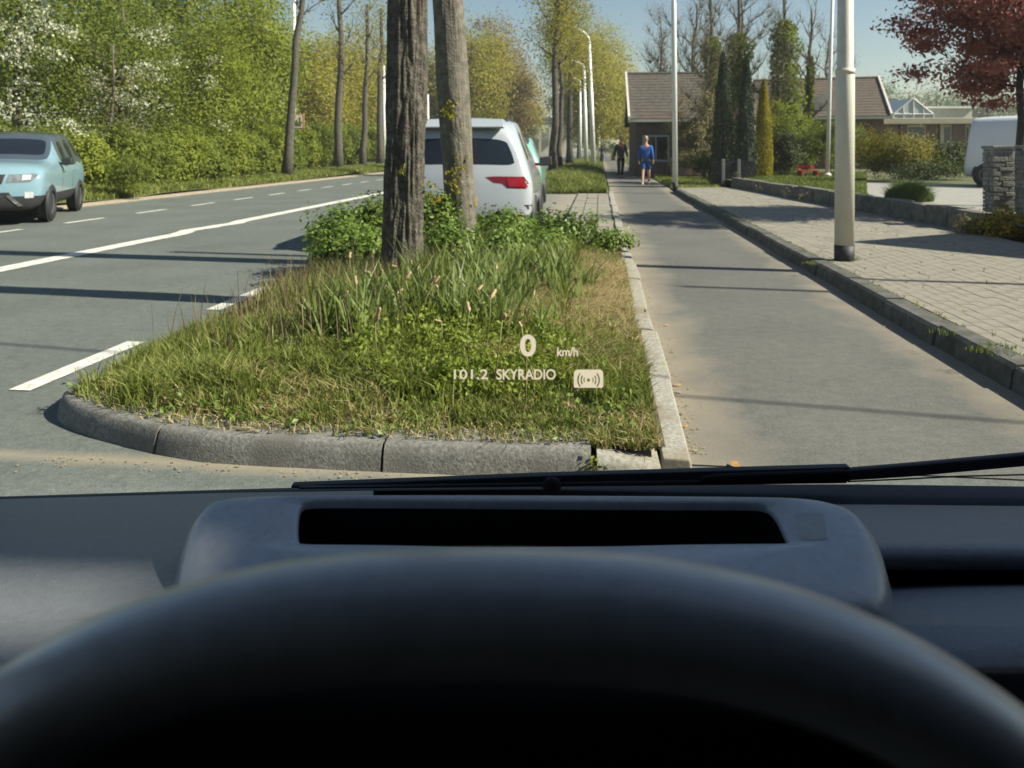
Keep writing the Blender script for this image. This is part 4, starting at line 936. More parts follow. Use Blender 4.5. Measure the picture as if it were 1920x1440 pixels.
conifer('tall dark cypress, left one of the dark pair', 1356, 330, 26, 4.35, .40, L_cy, 12000, 401, 'cypress', group='pair of dark cypresses')
conifer('slightly shorter dark cypress, right one of the dark pair', 1400, 330, 25.5, 4.15, .34, L_cy, 10000, 402, 'cypress', group='pair of dark cypresses')
conifer('bright yellow-green upright conifer right of the cypress pair', 1432, 326, 27, 3.55, .36, L_yw, 9000, 403, 'conifer')
conifer('small dark conical conifer behind the roof of the white van', 1843, 300, 27, 1.95, .34, L_cy, 3500, 404, 'conifer')
def ivy_tree(label, x, y, d, h, seed, r_ivy, lean=0.0, ivy_h=1.0, limb=1.8, limbs=9, start=.4):
    b = At(x, y, d); b.z = .2; t = thing('ivy_tree', label, 'tree', b); mb = MB(); branchy(mb, (0, 0, -.1), (lean, 0, h), .16, seed, limbs, limb, start, 9, 1.2, .3, 8, .04)
    put('trunk', mb, M_twig, t, True); r_ = np.random.default_rng(seed); n = 8200; z = r_.uniform(0, ivy_h, n); a = r_.uniform(0, 2 * PI, n)
    q = r_ivy * 1.25 * (.35 + 1.0 * vnoise(np.stack([np.cos(a) * 1.5, np.sin(a) * 1.5, z * 1.3 + seed], 1), seed)) * r_.uniform(.0, 1, n) ** .6 * np.clip((ivy_h - z) / .8 + .45, .3, 1)
    P = np.stack([q * np.cos(a) + lean * z / h, q * np.sin(a), z], 1); link('ivy', leaves_mesh('ivy', P, .14, seed=seed), L_hb, t, kind='stuff'); return t
ivy_tree('ivy-covered bare tree rising behind the left cypress', 1348, 325, 33, 8.5, 411, .38, -.5, 5.9, 2.0)
ivy_tree('ivy-covered forked tree rising between the two cypresses', 1384, 325, 34, 9, 412, .50, .1, 6.2, 2.2)
ivy_tree('ivy-thick trunk with chopped top left of the flagpole', 1476, 325, 33, 7.8, 413, .58, -.1, 6.6, 1.6, 10, .5)
ivy_tree('slim bare tree with thin ivy between thick ivy trunk and flagpole', 1512, 325, 34, 7.2, 414, .18, .25, 5.2, 1.9, 12, .3)
def bare_tree(label, x, y, d, h, seed, limb=2.6, r0=.15, limbs=15, group=None):
    b = At(x, y, d); b.z = .1; t = thing('bare_tree', label, 'tree', b, 0, group); mb = MB(); e = branchy(mb, (0, 0, -.1), (.2, 0, h), r0, seed, limbs, limb, .22, 42, .9, .25, 8, .06)
    put('trunk', mb, M_twig, t, True); E = np.array([tuple(q) for q in e]); P = E[np.random.default_rng(seed).integers(0, len(E), 3600)] + np.random.default_rng(seed + 1).normal(size=(3600, 3)) * .22
    link('crown', leaves_mesh('crown', P, .055, seed=seed), L_pale, t, kind='stuff')
bare_tree('bare twiggy tree rising over the dark brick house, left of the cypresses', 1300, 320, 44, 9.5, 421, 3.2, .17, 18)
bare_tree('bare twiggy tree behind the cypress pair against the sky', 1385, 320, 46, 10.5, 422, 3.0, .17, 18)
bare_tree('fine-twigged bare tree in front of the dark brick house roof', 1322, 322, 32, 6.0, 425, 2.0, .09, 16)
bare_tree('fine-twigged bare tree in front of the red-brown tiled roof', 1452, 322, 33, 6.4, 426, 2.0, .09, 16)
bare_tree('thin bare tree behind the white lamp post', 1232, 320, 50, 9.5, 423, 3.0, .15, 16)
bare_tree('thin bare tree behind the flagpole', 1545, 320, 46, 8.0, 424, 2.4, .12, 14)
def gshrub(label, x, ytop, ybot, wpx, d, m, n, seed, leaf=.08, name='shrub', sp=.13, k=50, up=.3, z=None):
    top = At(x, ytop, d).z; zb = At(x, ybot, d).z if z is None else z; hh = max(.1, (top - zb) / 2); p = At(x, 0, d); w = wpx / 2 / F * d
    return shrub(label, (p.x, p.y, zb), (w, w * .85, hh), m, n, seed, name, 'shrub', leaf, k, sp, None, up, 5)
gshrub('pale olive fluffy shrub beside the dark brick house', 1303, 165, 312, 96, 29, L_pale, 12000, 431, .08)
gshrub('dark low bush at the foot of the cypress pair', 1318, 285, 325, 60, 26.5, L_dg, 2500, 432, .07)
gshrub('yellowish low bush behind the white lamp post foot', 1283, 288, 318, 50, 28, L_pale, 2000, 433, .07)
gshrub('large green bush below the thick ivy trunk', 1478, 190, 318, 140, 30, L_hy, 13000, 434, .085)
gshrub('dark green bush between the yellow conifer and the red bench', 1465, 240, 325, 96, 28, L_dg, 8000, 435, .08)
gshrub('dark green rounded bush behind the flagpole', 1560, 222, 322, 120, 28.5, L_hb, 9500, 436, .08)
gshrub('big domed yellow-green shrub right of the thick lamp post', 1668, 243, 322, 156, 23.5, leafmat('leaf_gold', [(.06, .07, .008), (.17, .16, .014), (.34, .28, .025)], .35), 11000, 437, .07, k=110)
gshrub('dark bush in front of the bungalow windows', 1775, 268, 330, 130, 24.5, L_dg, 7000, 438, .08)
gshrub('low dark green hedge at the back of the driveway', 1715, 306, 336, 170, 22.5, L_dg, 5000, 439, .06)
gshrub('yellow and orange flowering plant at the foot of the stone pillars', 1886, 400, 441, 92, 10.3, leafmat('leaf_orange', [(.12, .13, .015), (.34, .27, .02), (.45, .22, .04)], .35), 2600, 440, .05, k=60, sp=.06, z=.11)
gshrub('low green-brown plant at the end of the low wall', 1825, 420, 436, 60, 10.6, L_pale, 900, 441, .045, sp=.05, z=.11)
gshrub('white flowering shrub far down the cycle path', 1146, 262, 285, 44, 75, L_wh, 2500, 442, .18)
gshrub('dark far hedge at the end of the cycle path', 1142, 240, 275, 70, 90, L_dg, 3000, 443, .25, sp=.4)
gshrub('low grassy bush left of the person in blue', 1190, 305, 322, 30, 42, L_hy, 900, 444, .08)
# ornamental grass tussock, lawn blades, ivy on the wall
c = Vector(((1704 - CX) / F * 14.6, 14.6, zg)); n = 4200; a = rng.uniform(0, 2 * PI, n); q = .42 * rng.random(n) ** .5
P = np.stack([c.x + q * np.cos(a), c.y + q * np.sin(a), np.full(n, zg)], 1); Pl = P - np.array(c)
t = link('grass_tussock', blades_mesh('grass_tussock', Pl, .44 * np.sqrt(np.clip(1.05 - (q / .42) ** 2, .06, 1)), .012, .7, 45, .8), L_far); t.location = c; tag(t, 'round pale green grass tussock on the edge of the driveway', 'ornamental grass')
n = 26000; x = rng.uniform(1395, 1625, n); d = rng.uniform(14.5, 32, n); P = np.stack([(x - CX) / F * d, d, np.full(n, zg - .01)], 1); P = P[P[:, 0] > np.interp(P[:, 1], [10.46, 23.9], [6.6, 6.95])]
link('lawn_grass', blades_mesh('lawn_grass', P, .10, .018, .5, 46), leafmat('blade_lawn', [(.06, .085, .015), (.13, .17, .03), (.20, .23, .06)], .35), kind='stuff')
n = 20000; x = rng.uniform(1175, 1350, n); d = rng.uniform(23.5, 40, n); P = np.stack([(x - CX) / F * d, d, np.full(n, .02)], 1); k = (P[:, 0] * N[0] + P[:, 1] * N[1]) > 2.35
link('lawn_grass', blades_mesh('lawn_grass', P[k], .13, .03, .5, 47), L_gr, kind='stuff')
P = []
for (x, y, n) in ((1478, 360, 26), (1505, 366, 26), (1570, 380, 22), (1618, 385, 18), (1690, 398, 26), (1735, 402, 26), (1640, 392, 16), (1425, 350, 14)):
    d = G(x, y + 14, .12).y; c = At(x, y, d)
    for _ in range(n): P.append(c + Vector((random.gauss(-.05, .06), random.gauss(-.08, .08), random.gauss(-.02, .07))))
link('wall_weeds', leaves_mesh('wall_weeds', np.array([tuple(p) for p in P]), .045, seed=48), L_pale, kind='stuff')
# dark red maple at the photo edge
b = Vector(((1912 - CX) / F * 13.2, 13.2, .3)); t = thing('maple_tree', 'dark red-leaved maple spreading over the gate at the photo edge', 'tree', b); mb = MB()
e = branchy(mb, (0, 0, -.1), (.1, 0, 4.2), .085, 77, 12, 1.6, .42, 8, .28, .4, 9, .05); put('trunk', mb, M_dplast, t, True)
P, _ = clumps(38000, (-.05, 0, 3.25), (2.0, 1.8, 1.65), 150, .19, 451, .42, .55); P = P[P[:, 2] > 1.55 + .28 * np.abs(P[:, 0] + .1)]
link('crown', leaves_mesh('crown', P, .092, seed=452, aspect=.5), L_rd, t, kind='stuff')
# pale trees behind the bungalow
for n_, (x, d, h, rx, lab) in enumerate([(1655, 150, 16, 5.5, 'pale green distant tree right of the red-brown roof'), (1705, 160, 14.5, 6, 'brownish distant tree above the greenhouse gable'), (1755, 150, 14.5, 6, 'pale green distant tree above the pale shed'), (1800, 155, 14.5, 6, 'pale green distant tree partly behind the red maple'), (1850, 150, 13, 6, 'distant tree low behind the red maple'), (1900, 150, 13, 6, 'distant tree beyond the maple trunk')]):
    tree(lab, leftpos(x, d), h * .92, (rx, rx, h * .42), L_far if n_ != 1 else L_ol2, 5500, 460 + n_, 'tree', 'tree', .3, None, h * .5, .42, 110, .9, 'distant trees behind the bungalow', M_twig, 6)

# ================================================================ POLES, SIGN, GARDEN BITS
def lamp(label, base, h, r0, foot=.18, arm=None, group='lamp posts', m=M_white, lean=(0, 0), joint=None, seg=20):
    t = thing('lamp_post', label, 'lamp post', base, 0, group); mb = MB(); L = Vector((lean[0], lean[1], 1))
    prof = [(foot, r0), (joint or h * .6, r0 * .97), ((joint or h * .6) + .03, r0 * .84), (h, r0 * .62)]
    pts = [L * z for z, _ in prof]; mb.tube(pts, [r_ for _, r_ in prof], seg); put('pole', mb, m, t, True)
    mb = MB(); mb.tube([L * -.05, L * foot], [r0 * 1.03] * 2, seg); put('foot', mb, M_black, t, True)
    if joint: mb = MB(); mb.tube([L * (joint - .02), L * (joint + .035)], [r0 * 1.015, r0 * .99], seg); put('collar', mb, m, t, True)
    if arm:
        mb = MB(); p = L * h; q = [p + Vector((arm * math.sin(a) , 0, abs(arm) * .45 * (1 - math.cos(a)) * 0 + abs(arm) * .45 * math.sin(a) )) if False else p + Vector((arm * (1 - math.cos(a)), 0, abs(arm) * .55 * math.sin(a))) for a in np.linspace(0, PI / 2, 8)]
        mb.tube(q, [r0 * .6] * 8, 8); a_ = put('arm', mb, m, t, True)
        mb = MB(); mb.box(q[-1] + Vector((math.copysign(.28, arm), 0, -.03)), (.62, .2, .12)); put('lamp_head', mb, M_post, t, bev=.04)
    return t
LP = 'lamp posts along the cycle path'
lamp('thick pale lamp post with black foot on the near pavement', G(1583, 489, .12), 6.5, .097, .165, None, LP, M_post, (.0045, 0), 1.28 + 145 / F * 7.98 - .12, 32)
lamp('slim white lamp post with black foot at the end of the pavement', G(1266, 355, .12), 9, .075, .20, None, LP, M_white, (-.008, 0))
b = G(1113, 312, .1); lamp('white lamp post on the verge right of the avenue trunks, straight top', b, 8.6, .16, .1, -2.0, LP, M_white, (-.035, 0))
b = At(1099, 308, 58); b.z = .1; lamp('white lamp post with arm curving left between avenue trunks and straight post', b, 7.2, .15, .1, -1.2, LP, M_white, (-.02, 0))
b = At(1088, 303, 75); b.z = .1; lamp('faint lamp post farther off, left of the curved-arm one', b, 7.6, .14, .1, -1.0, LP, M_white)
b = At(1123, 300, 85); b.z = .1; lamp('faint lamp post beyond the far cyclist', b, 4.6, .13, .1, None, LP, M_white)
b = At(720, 312, 58); b.z = .1; lamp('white lamp post partly hidden by the furrowed trunk, left verge', b, 7.5, .13, .1, None, LP, M_white)
b = At(802, 306, 66); b.z = .1; lamp('far white lamp post seen between the two big trunks', b, 5.9, .14, .1, None, LP, M_white)
t = thing('flagpole', 'thin white flagpole standing in the lawn', 'flagpole', (At(1551, 322, 27).x, 27, .3)); mb = MB(); mb.tube([(0, 0, 0), (.10, 0, 3.5), (.26, 0, 8.5)], [.075, .062, .045], 12); put('pole', mb, M_white, t, True)
mb = MB(); mb.lathe([(.14, 0), (.14, .1), (.08, .16)], (0, 0, 0), 'z', 12); put('base', mb, M_post, t)
# warning sign on white pole
b = At(553, 326, 37); b.z = .1; t = thing('road_sign', 'square warning sign with red edge on a white pole behind the leaning trunk', 'sign', b, 0); mb = MB(); mb.tube([(0, 0, 0), (-.05, 0, 9)], .075, 10); put('pole', mb, M_white, t, True)
zs = At(0, 228, 37).z - .1
mb = MB(); mb.box((.10, -.10, zs), (.76, .04, .72)); sp_ = put('board', mb, mat('sign_red', (.45, .20, .17), .5, .08, 4), t, bev=.02)
mb = MB(); mb.box((.06, -.128, zs), (.62, .012, .60)); put('face', mb, mat('sign_face', (.72, .70, .66), .5, .1, 6), sp_)
mb = MB(); mb.prism([(-.20, -.137, zs - .22), (.31, -.137, zs - .22), (.31, -.137, zs + .26)], (0, -.004, 0)); put('symbol', mb, mat('sign_dark', (.10, .105, .10), .5, .1, 6), sp_)
# grey gate posts and dark gate panels at the corner of the low wall
t = thing('fence_gate', 'dark slatted gate between grey posts below the cypress pair', 'gate', (At(1375, 335, 25.2).x, 25.2, .12), -.1); mb = MB()
for x in (-.33, .17): mb = MB(); mb.box((x, 0, .42), (.10, .10, .84)); put('post', mb, mat('grey_post', (.20, .20, .19), .7, .15, 5), t, bev=.01)
for x0, x1 in ((-.66, -.40), (-.26, .10), (.24, .70)):
    n = int((x1 - x0) / .06)
    for k in range(n): mb = MB(); mb.box((x0 + (k + .5) * (x1 - x0) / n, .02, .42), (.042, .025, .72)); put('slat', mb, M_dplast, t)
    mb = MB(); mb.box(((x0 + x1) / 2, .045, .68), (x1 - x0, .025, .05)); mb.box(((x0 + x1) / 2, .045, .18), (x1 - x0, .025, .05)); put('rail', mb, M_dplast, t)
t = thing('garden_bench', 'small red garden bench on the lawn below the ivy trunk', 'bench', (At(1515, 324, 27).x, 27, .30), .1); M_rp = mat('red_paint', (.35, .03, .03), .5, .15, 8)
for k in range(3): mb = MB(); mb.box((0, -.12 + k * .12, .24), (.64, .10, .03)); put('slat', mb, M_rp, t)
for x in (-.28, .28): mb = MB(); mb.box((x, 0, .11), (.06, .34, .22)); put('leg', mb, M_rp, t)
mb = MB(); mb.box((0, .19, .36), (.64, .03, .12)); put('backrest', mb, M_rp, t)
# shade-giving things outside the frame: pole, cable with its poles, garage
p = Vector((1.59, 7.19, 0)) + Vector((.978, -.208, 0)) * (6.5 / math.tan(SUN_EL)); p.z = .05
lamp('plain slim lamp post standing in the garden outside the view', p, 6.45, .06, .15, None, 'lamp posts along the cycle path', M_post, (0, 0), None, 12)
mb = MB(); A, B = Vector((15, .65, 5.8)), Vector((-16, 8.6, 5.8)); mb.tube([A.lerp(B, k / 20) - Vector((0, 0, .5 * (1 - (k / 10 - 1) ** 2))) for k in range(21)], .016, 6)
o = put('overhead_cable', mb, M_black, None, True); tag(o, 'thin black cable strung high across the road between wooden poles', 'cable')
for P_, l in ((A, 'wooden cable pole in the garden outside the view'), (B, 'wooden cable pole beyond the far road edge outside the view')):
    mb = MB(); mb.tube([(0, 0, -.2), (0, 0, 6.0)], [.12, .09], 10); o = put('cable_pole', mb, M_bark2, None, True); o.location = (P_.x, P_.y, 0); tag(o, l, 'pole')
for lab, y0, y1 in (('tall brick townhouse added unseen to shade the cabin, near side of the slit', -.615, .25), ('tall brick townhouse added unseen to shade the cabin, far side of the slit', -9.0, -.735)):  # unseen blocks added to shade the cabin, slit left for a sunlit strip
    t = thing('sunblocker', lab, 'house', (6.0, y0, 0), 0, 'unseen houses added for shade'); mb = MB(); sk = -.2127 * 7
    mb.hexa([(0, 0, 0), (7, sk, 0), (7, y1 - y0 + sk, 0), (0, y1 - y0, 0)], [(0, 0, 8.8), (7, sk, 8.8), (7, y1 - y0 + sk, 8.8), (0, y1 - y0, 8.8)]); put('wall', mb, M_brick, t)
    mb = MB(); mb.hexa([(0, 0, 8.8), (7, sk, 8.8), (7, y1 - y0 + sk, 8.8), (0, y1 - y0, 8.8)], [(0, 0, 9), (7, sk, 9), (7, y1 - y0 + sk, 9), (0, y1 - y0, 9)]); put('roof', mb, M_rtile, t)
    for z in (1.6, 4.4, 7.0):
        mb = MB(); mb.box((-.01, (y1 - y0) / 2, z), (.06, min(.9, (y1 - y0) * .6), 1.3)); w = put('window', mb, M_wallplaster, t); mb = MB(); mb.box((-.045, (y1 - y0) / 2, z), (.02, min(.78, (y1 - y0) * .5), 1.18)); put('pane', mb, M_glass, w)
mb = MB(); mb.hexa([(6.1, -.72, 0), (6.4, -.78, 0), (6.4, -.69, 0), (6.1, -.63, 0)], [(6.1, -.72, 6.40), (6.4, -.78, 6.64), (6.4, -.69, 6.64), (6.1, -.63, 6.40)]); o = put('sun_slit_wall', mb, M_brick, None); tag(o, 'tall brick wall added unseen to trim the sun slit between the two blocks', 'wall')  # unseen filler, its height set to trim the sun on the dash
t = thing('garage', 'small gabled brick garage added out of view for its wedge shadow on the pavement', 'garage', (8.4, 7.0, 0)); mb = MB(); mb.prism([(0, 0, 0), (0, 3.0, 0), (0, 3.0, 2.0), (0, 1.75, 3.5), (0, 0, 2.0)], (3.0, 0, 0)); put('wall', mb, M_brick, t)
mb = MB(); mb.hexa([(-.15, -.2, 1.83), (3.1, -.2, 1.83), (3.1, 1.75, 3.5), (-.15, 1.75, 3.5)], [(-.15, -.2, 1.93), (3.1, -.2, 1.93), (3.1, 1.75, 3.6), (-.15, 1.75, 3.6)]); mb.hexa([(-.15, 1.76, 3.5), (3.1, 1.76, 3.5), (3.1, 3.2, 1.8), (-.15, 3.2, 1.8)], [(-.15, 1.76, 3.6), (3.1, 1.76, 3.6), (3.1, 3.2, 1.9), (-.15, 3.2, 1.9)]); put('roof', mb, M_rtile, t)
# ================================================================ VEHICLES
def subdivided(me, levels=2, extra=None):
    o = bpy.data.objects.new('tmp', me); COL.objects.link(o)
    if extra: extra(o)
    if levels: s = o.modifiers.new('s', 'SUBSURF'); s.levels = levels; s.render_levels = levels
    dg = bpy.context.evaluated_depsgraph_get(); out = bpy.data.meshes.new_from_object(o.evaluated_get(dg)); bpy.data.objects.remove(o); return out

def arr(me):
    V = np.empty(len(me.vertices) * 3, np.float32); me.vertices.foreach_get('co', V); V = V.reshape(-1, 3)
    F_ = [tuple(p.vertices) for p in me.polygons]; mi = np.array([p.material_index for p in me.polygons]); return V, F_, mi

def submesh(V, F_, keep, name):
    ids = sorted({i for k in keep for i in F_[k]}); mp = {a: b for b, a in enumerate(ids)}
    me = bpy.data.meshes.new(name); me.from_pydata([tuple(V[i]) for i in ids], [], [tuple(mp[i] for i in F_[k]) for k in keep])
    me.polygons.foreach_set('use_smooth', [True] * len(keep)); me.update(); return me

def components(F_, keep):
    own = {}; par = {k: k for k in keep}
    def find(a):
        while par[a] != a: par[a] = par[par[a]]; a = par[a]
        return a
    for k in keep:
        for v in F_[k]:
            if v in own: par[find(k)] = find(own[v])
            else: own[v] = k
    out = {}
    for k in keep: out.setdefault(find(k), []).append(k)
    return list(out.values())

def car_shell(tab):
    "cage of the car (rear at y=0, front at +y), subdivided; returns V, F, material ids: 0 paint 1 glass 2 roof 3 lower trim"
    yl, yu, zt, z3, wu, ws = tab['y'], tab['yu'], tab['zt'], tab['z3'], tab['wu'], tab['ws']
    ns = len(yl); fr = [-1, -.62, 0, .62, 1]; zl = [tab['z0'], tab['z1'], tab['z2']]; wl_ = tab['wl']
    idx = {}; V = []
    def pos(i, j, k):
        f = fr[i]
        z = zl[k] if k < 3 else (z3[j] if k == 3 else zt[j]); w = (wl_[k] if k < 4 else wu[j]) * (ws[j] if k < 4 else 1)
        y = yl[j] if k < 4 else yu[j]
        if k == 3: y = yl[j] * .85 + yu[j] * .15
        if j == 0: y += (.10 if k != 4 else .07) * f * f + (-.05 if k in (1,) else 0)
        if j == ns - 1: y -= .16 * f * f; y += .04 if k in (1,) else 0
        if k == 4: z += .045 * (1 - f * f)
        return (f * w, y, z)
    def vid(i, j, k):
        if (i, j, k) not in idx: idx[(i, j, k)] = len(V); V.append(pos(i, j, k))
        return idx[(i, j, k)]
    F_, M_ = [], []; gl = tab['glass']
    def add(f, m): F_.append(f); M_.append(m)
    for k in range(4):
        for i in range(4):
            add((vid(i, 0, k), vid(i + 1, 0, k), vid(i + 1, 0, k + 1), vid(i, 0, k + 1)), 1 if k == 3 else (3 if k == 0 else 0))
            add((vid(i + 1, ns - 1, k), vid(i, ns - 1, k), vid(i, ns - 1, k + 1), vid(i + 1, ns - 1, k + 1)), 3 if k == 0 else 0)
        for j in range(ns - 1):
            m = 1 if (k == 3 and j in gl) else (3 if k == 0 else 0)
            add((vid(0, j + 1, k), vid(0, j, k), vid(0, j, k + 1), vid(0, j + 1, k + 1)), m); add((vid(4, j, k), vid(4, j + 1, k), vid(4, j + 1, k + 1), vid(4, j, k + 1)), m)
    for j in range(ns - 1):
        for i in range(4):
            add((vid(i, j, 4), vid(i + 1, j, 4), vid(i + 1, j + 1, 4), vid(i, j + 1, 4)), 4 if j == tab['ws_j'] else (2 if j < tab['ws_j'] else 0))
            add((vid(i + 1, j, 0), vid(i, j, 0), vid(i, j + 1, 0), vid(i + 1, j + 1, 0)), 3)
    bm = bmesh.new(); vs = [bm.verts.new(v) for v in V]; fs = []
    for f, m in zip(F_, M_): q = bm.faces.new([vs[i] for i in f]); q.material_index = m; fs.append(q)
    bm.normal_update(); bmesh.ops.recalc_face_normals(bm, faces=bm.faces[:])
    side = [f for f in bm.faces if f.material_index == 1 and abs(f.normal.x) > .6]
    rear = [f for f in bm.faces if f.material_index == 1 and abs(f.normal.x) <= .6]
    wsf = [f for f in bm.faces if f.material_index == 4]
    def inset(faces, th, individual):
        if not faces: return
        for f in faces: f.material_index = 1
        if individual: r_ = bmesh.ops.inset_individual(bm, faces=faces, thickness=th, depth=0)
        else: r_ = bmesh.ops.inset_region(bm, faces=faces, thickness=th, depth=0, use_boundary=True)
        for f in r_['faces']: f.material_index = tab.get('pillar', 0)
    inset(side, tab.get('si', .045), True); inset(rear, .085, False); inset(wsf, tab.get('wi', .05), False)
    me = bpy.data.meshes.new('cage'); bm.to_mesh(me); bm.free()
    for _ in range(5): me.materials.append(None)
    return arr(subdivided(me, 2))

def patch(bvh, poly, axis, off, name, m, parent, thick=.02, cuts=3):
    "flat outline (in the plane across AXIS) laid onto the body; axis 'rear' 'front' 'left' 'right'"
    o, d, f = {'rear': (lambda a, b: Vector((a, -3, b)), Vector((0, 1, 0)), 0), 'front': (lambda a, b: Vector((a, 9, b)), Vector((0, -1, 0)), 0),
               'right': (lambda a, b: Vector((3, a, b)), Vector((-1, 0, 0)), 0), 'left': (lambda a, b: Vector((-3, a, b)), Vector((1, 0, 0)), 0)}[axis]
    bm = bmesh.new(); vs = [bm.verts.new((a, b, 0)) for a, b in poly]; fc = bm.faces.new(vs); bmesh.ops.triangulate(bm, faces=[fc])
    bmesh.ops.subdivide_edges(bm, edges=bm.edges[:], cuts=cuts, use_grid_fill=True)
    for v in bm.verts:
        s = o(v.co.x, v.co.y); h = bvh.ray_cast(s, d)
        v.co = (h[0] if h[0] is not None else s + d * 3.1) - d * off
    ext = bmesh.ops.extrude_face_region(bm, geom=bm.faces[:])
    bmesh.ops.translate(bm, verts=[e for e in ext['geom'] if isinstance(e, bmesh.types.BMVert)], vec=-d * thick * -0.9)
    bmesh.ops.recalc_face_normals(bm, faces=bm.faces[:])
    me = bpy.data.meshes.new(name); bm.to_mesh(me); bm.free()
    return link(name, me, m, parent)

def wheel(t, x, y, r=.34, w=.22, side=1):
    mb = MB(); a = w / 2; mb.lathe([(r * .64, -a), (r * .90, -a), (r * .985, -a * .7), (r, 0), (r * .985, a * .7), (r * .90, a), (r * .64, a), (r * .60, a * .5), (r * .6, -a * .5), (r * .64, -a)], (0, 0, 0), 'x', 32)
    o = put('wheel', mb, M_black, t, True); o.location = (x, y, r)
    mb = MB(); s = side * a * .72; mb.lathe([(.001, s - side * .05), (r * .2, s - side * .045), (r * .22, s - side * .10), (r * .6, s - side * .10)], (0, 0, 0), 'x', 24); mb.lathe([(r * .55, s - side * .02), (r * .64, s + side * .01), (r * .64, s - side * .14), (r * .55, s - side * .12), (r * .55, s - side * .02)], (0, 0, 0), 'x', 32)
    for k in range(5):
        q = 2 * PI * k / 5
        for dq in (-.13, .13): mb.tube([(s - side * .05, math.cos(q) * .03, math.sin(q) * .03), (s - side * .02, math.cos(q + dq) * r * .58, math.sin(q + dq) * r * .58)], .016, 6)
    put('rim', mb, M_alloy, o, True)
    mb = MB(); rr = r * 1.14; mb.lathe([(rr, 0), (rr, side * .012), (.001, side * .012)], (0, 0, 0), 'x', 36); ar = put('wheel_gap_shade', mb, M_black, t); ar.location = (x + side * (a * .55), y, r + .015)  # flat black disc stands in for the shaded gap round the wheel
M_alloy = mat('alloy', (.36, .36, .35), .35, .08, 6, metal=.7)

def car(label, loc, rz, paint, tab, roof=None, wheels=((.80, 3.62),), wr=.34, track=.80, group=None, name='car', cat='car', low=None):
    t = thing(name, label, cat, loc, rz, group); V, F_, mi = car_shell(tab)
    bvh = BVHTree.FromPolygons([tuple(v) for v in V], F_)
    body = [k for k in range(len(F_)) if mi[k] in ((0, 4, 5) if roof else (0, 2, 4, 5))]
    link('body', submesh(V, F_, body, 'body'), paint, t)
    k3 = [k for k in range(len(F_)) if mi[k] == 3]; link('lower_trim', submesh(V, F_, k3, 'lower_trim'), low or M_dplast, t)
    if roof: link('roof', submesh(V, F_, [k for k in range(len(F_)) if mi[k] == 2], 'roof'), roof, t)
    for c in components(F_, [k for k in range(len(F_)) if mi[k] == 1]):
        cen = np.mean([V[i] for k in c for i in F_[k]], axis=0)
        nm = 'side_window' if abs(cen[0]) > .35 else ('rear_window' if cen[1] < 1 else 'windscreen')
        link(nm, submesh(V, F_, c, nm), M_glass, t)
    for y in wheels[0]:
        for s in (-1, 1): wheel(t, s * track, y, wr, .22, s)
    return t, bvh

def mirrors(t, y, z, x, m):
    for s in (-1, 1):
        mb = MB(); mb.hexa([(s * x, y - .06, z - .08), (s * (x + .20), y - .05, z - .07), (s * (x + .18), y + .10, z - .06), (s * x, y + .06, z - .07)], [(s * x, y - .06, z + .06), (s * (x + .19), y - .05, z + .08), (s * (x + .17), y + .08, z + .06), (s * x, y + .06, z + .05)])
        mb.box((s * (x - .02), y, z - .05), (.12, .06, .04)); o = put('mirror', mb, m, t, bev=.025)

SUV = dict(y=[0, .22, .92, 1.75, 2.62, 3.22, 3.75, 4.30, 4.52], yu=[.26, .50, 1.0, 1.72, 2.38, 3.18, 3.75, 4.25, 4.44], zt=[1.52, 1.63, 1.67, 1.66, 1.59, 1.09, 1.05, .98, .86],
           z3=[.955, .98, 1.02, 1.03, 1.01, .99, .95, .90, .78], wu=[.64, .66, .66, .66, .64, .74, .76, .72, .68], ws=[.97, 1, 1, 1, 1, 1, 1, .98, .90], z0=.22, z1=.48, z2=.80, wl=[.80, .92, .945, .90], glass=(1, 2, 3), ws_j=4)
M_wp = mat('white_car_paint', (.37, .405, .44), .22, .03, 2, coat=.8, spec=.5)
c0 = Vector((-.68, 9.22, 0)); rz = -math.atan2(.064, .998)
t, bvh = car('white parked car seen from behind, between the tree trunks', c0, rz, M_wp, SUV, None, ((.82, 3.62),), .36, .84, None)
tl = [(.36, .945), (.46, .955), (.82, .95), (.925, .80), (.62, .815), (.56, .87), (.46, .88)]
for s in (-1, 1):
    o = patch(bvh, [(s * a, b) for a, b in (tl if s > 0 else tl[::-1])], 'rear', .004, 'tail_light', M_red, t)
    patch(bvh, [(s * a, b) for a, b in [(.64, .83), (.87, .825), (.81, .93), (.61, .93)]], 'rear', .012, 'lens', mat('red_lens_bright', (.24, .006, .012), .25, .1, 8, coat=.5), o)
patch(bvh, [(-.26, .60), (.26, .60), (.26, .71), (-.26, .71)], 'rear', .006, 'number_plate', M_plate, t)
patch(bvh, [(-.93, .60), (.93, .60), (.93, .612), (-.93, .612)], 'rear', .002, 'panel_gap', M_black, t)
patch(bvh, [(-.78, .26), (.78, .26), (.84, .42), (-.84, .42)], 'rear', .006, 'bumper_trim', M_dplast, t)
patch(bvh, [(-.55, .30), (.55, .30), (.58, .335), (-.58, .335)], 'rear', .012, 'bumper_strip', M_chrome, t)
patch(bvh, [(-.085, .84), (.085, .84), (.085, .955), (-.085, .955)], 'rear', .006, 'boot_handle', M_chrome, t)
patch(bvh, [(.70, .45), (.80, .45), (.80, .50), (.70, .50)], 'rear', .006, 'reflector', M_red, t); patch(bvh, [(-.80, .45), (-.70, .45), (-.70, .50), (-.80, .50)], 'rear', .006, 'reflector', M_red, t)
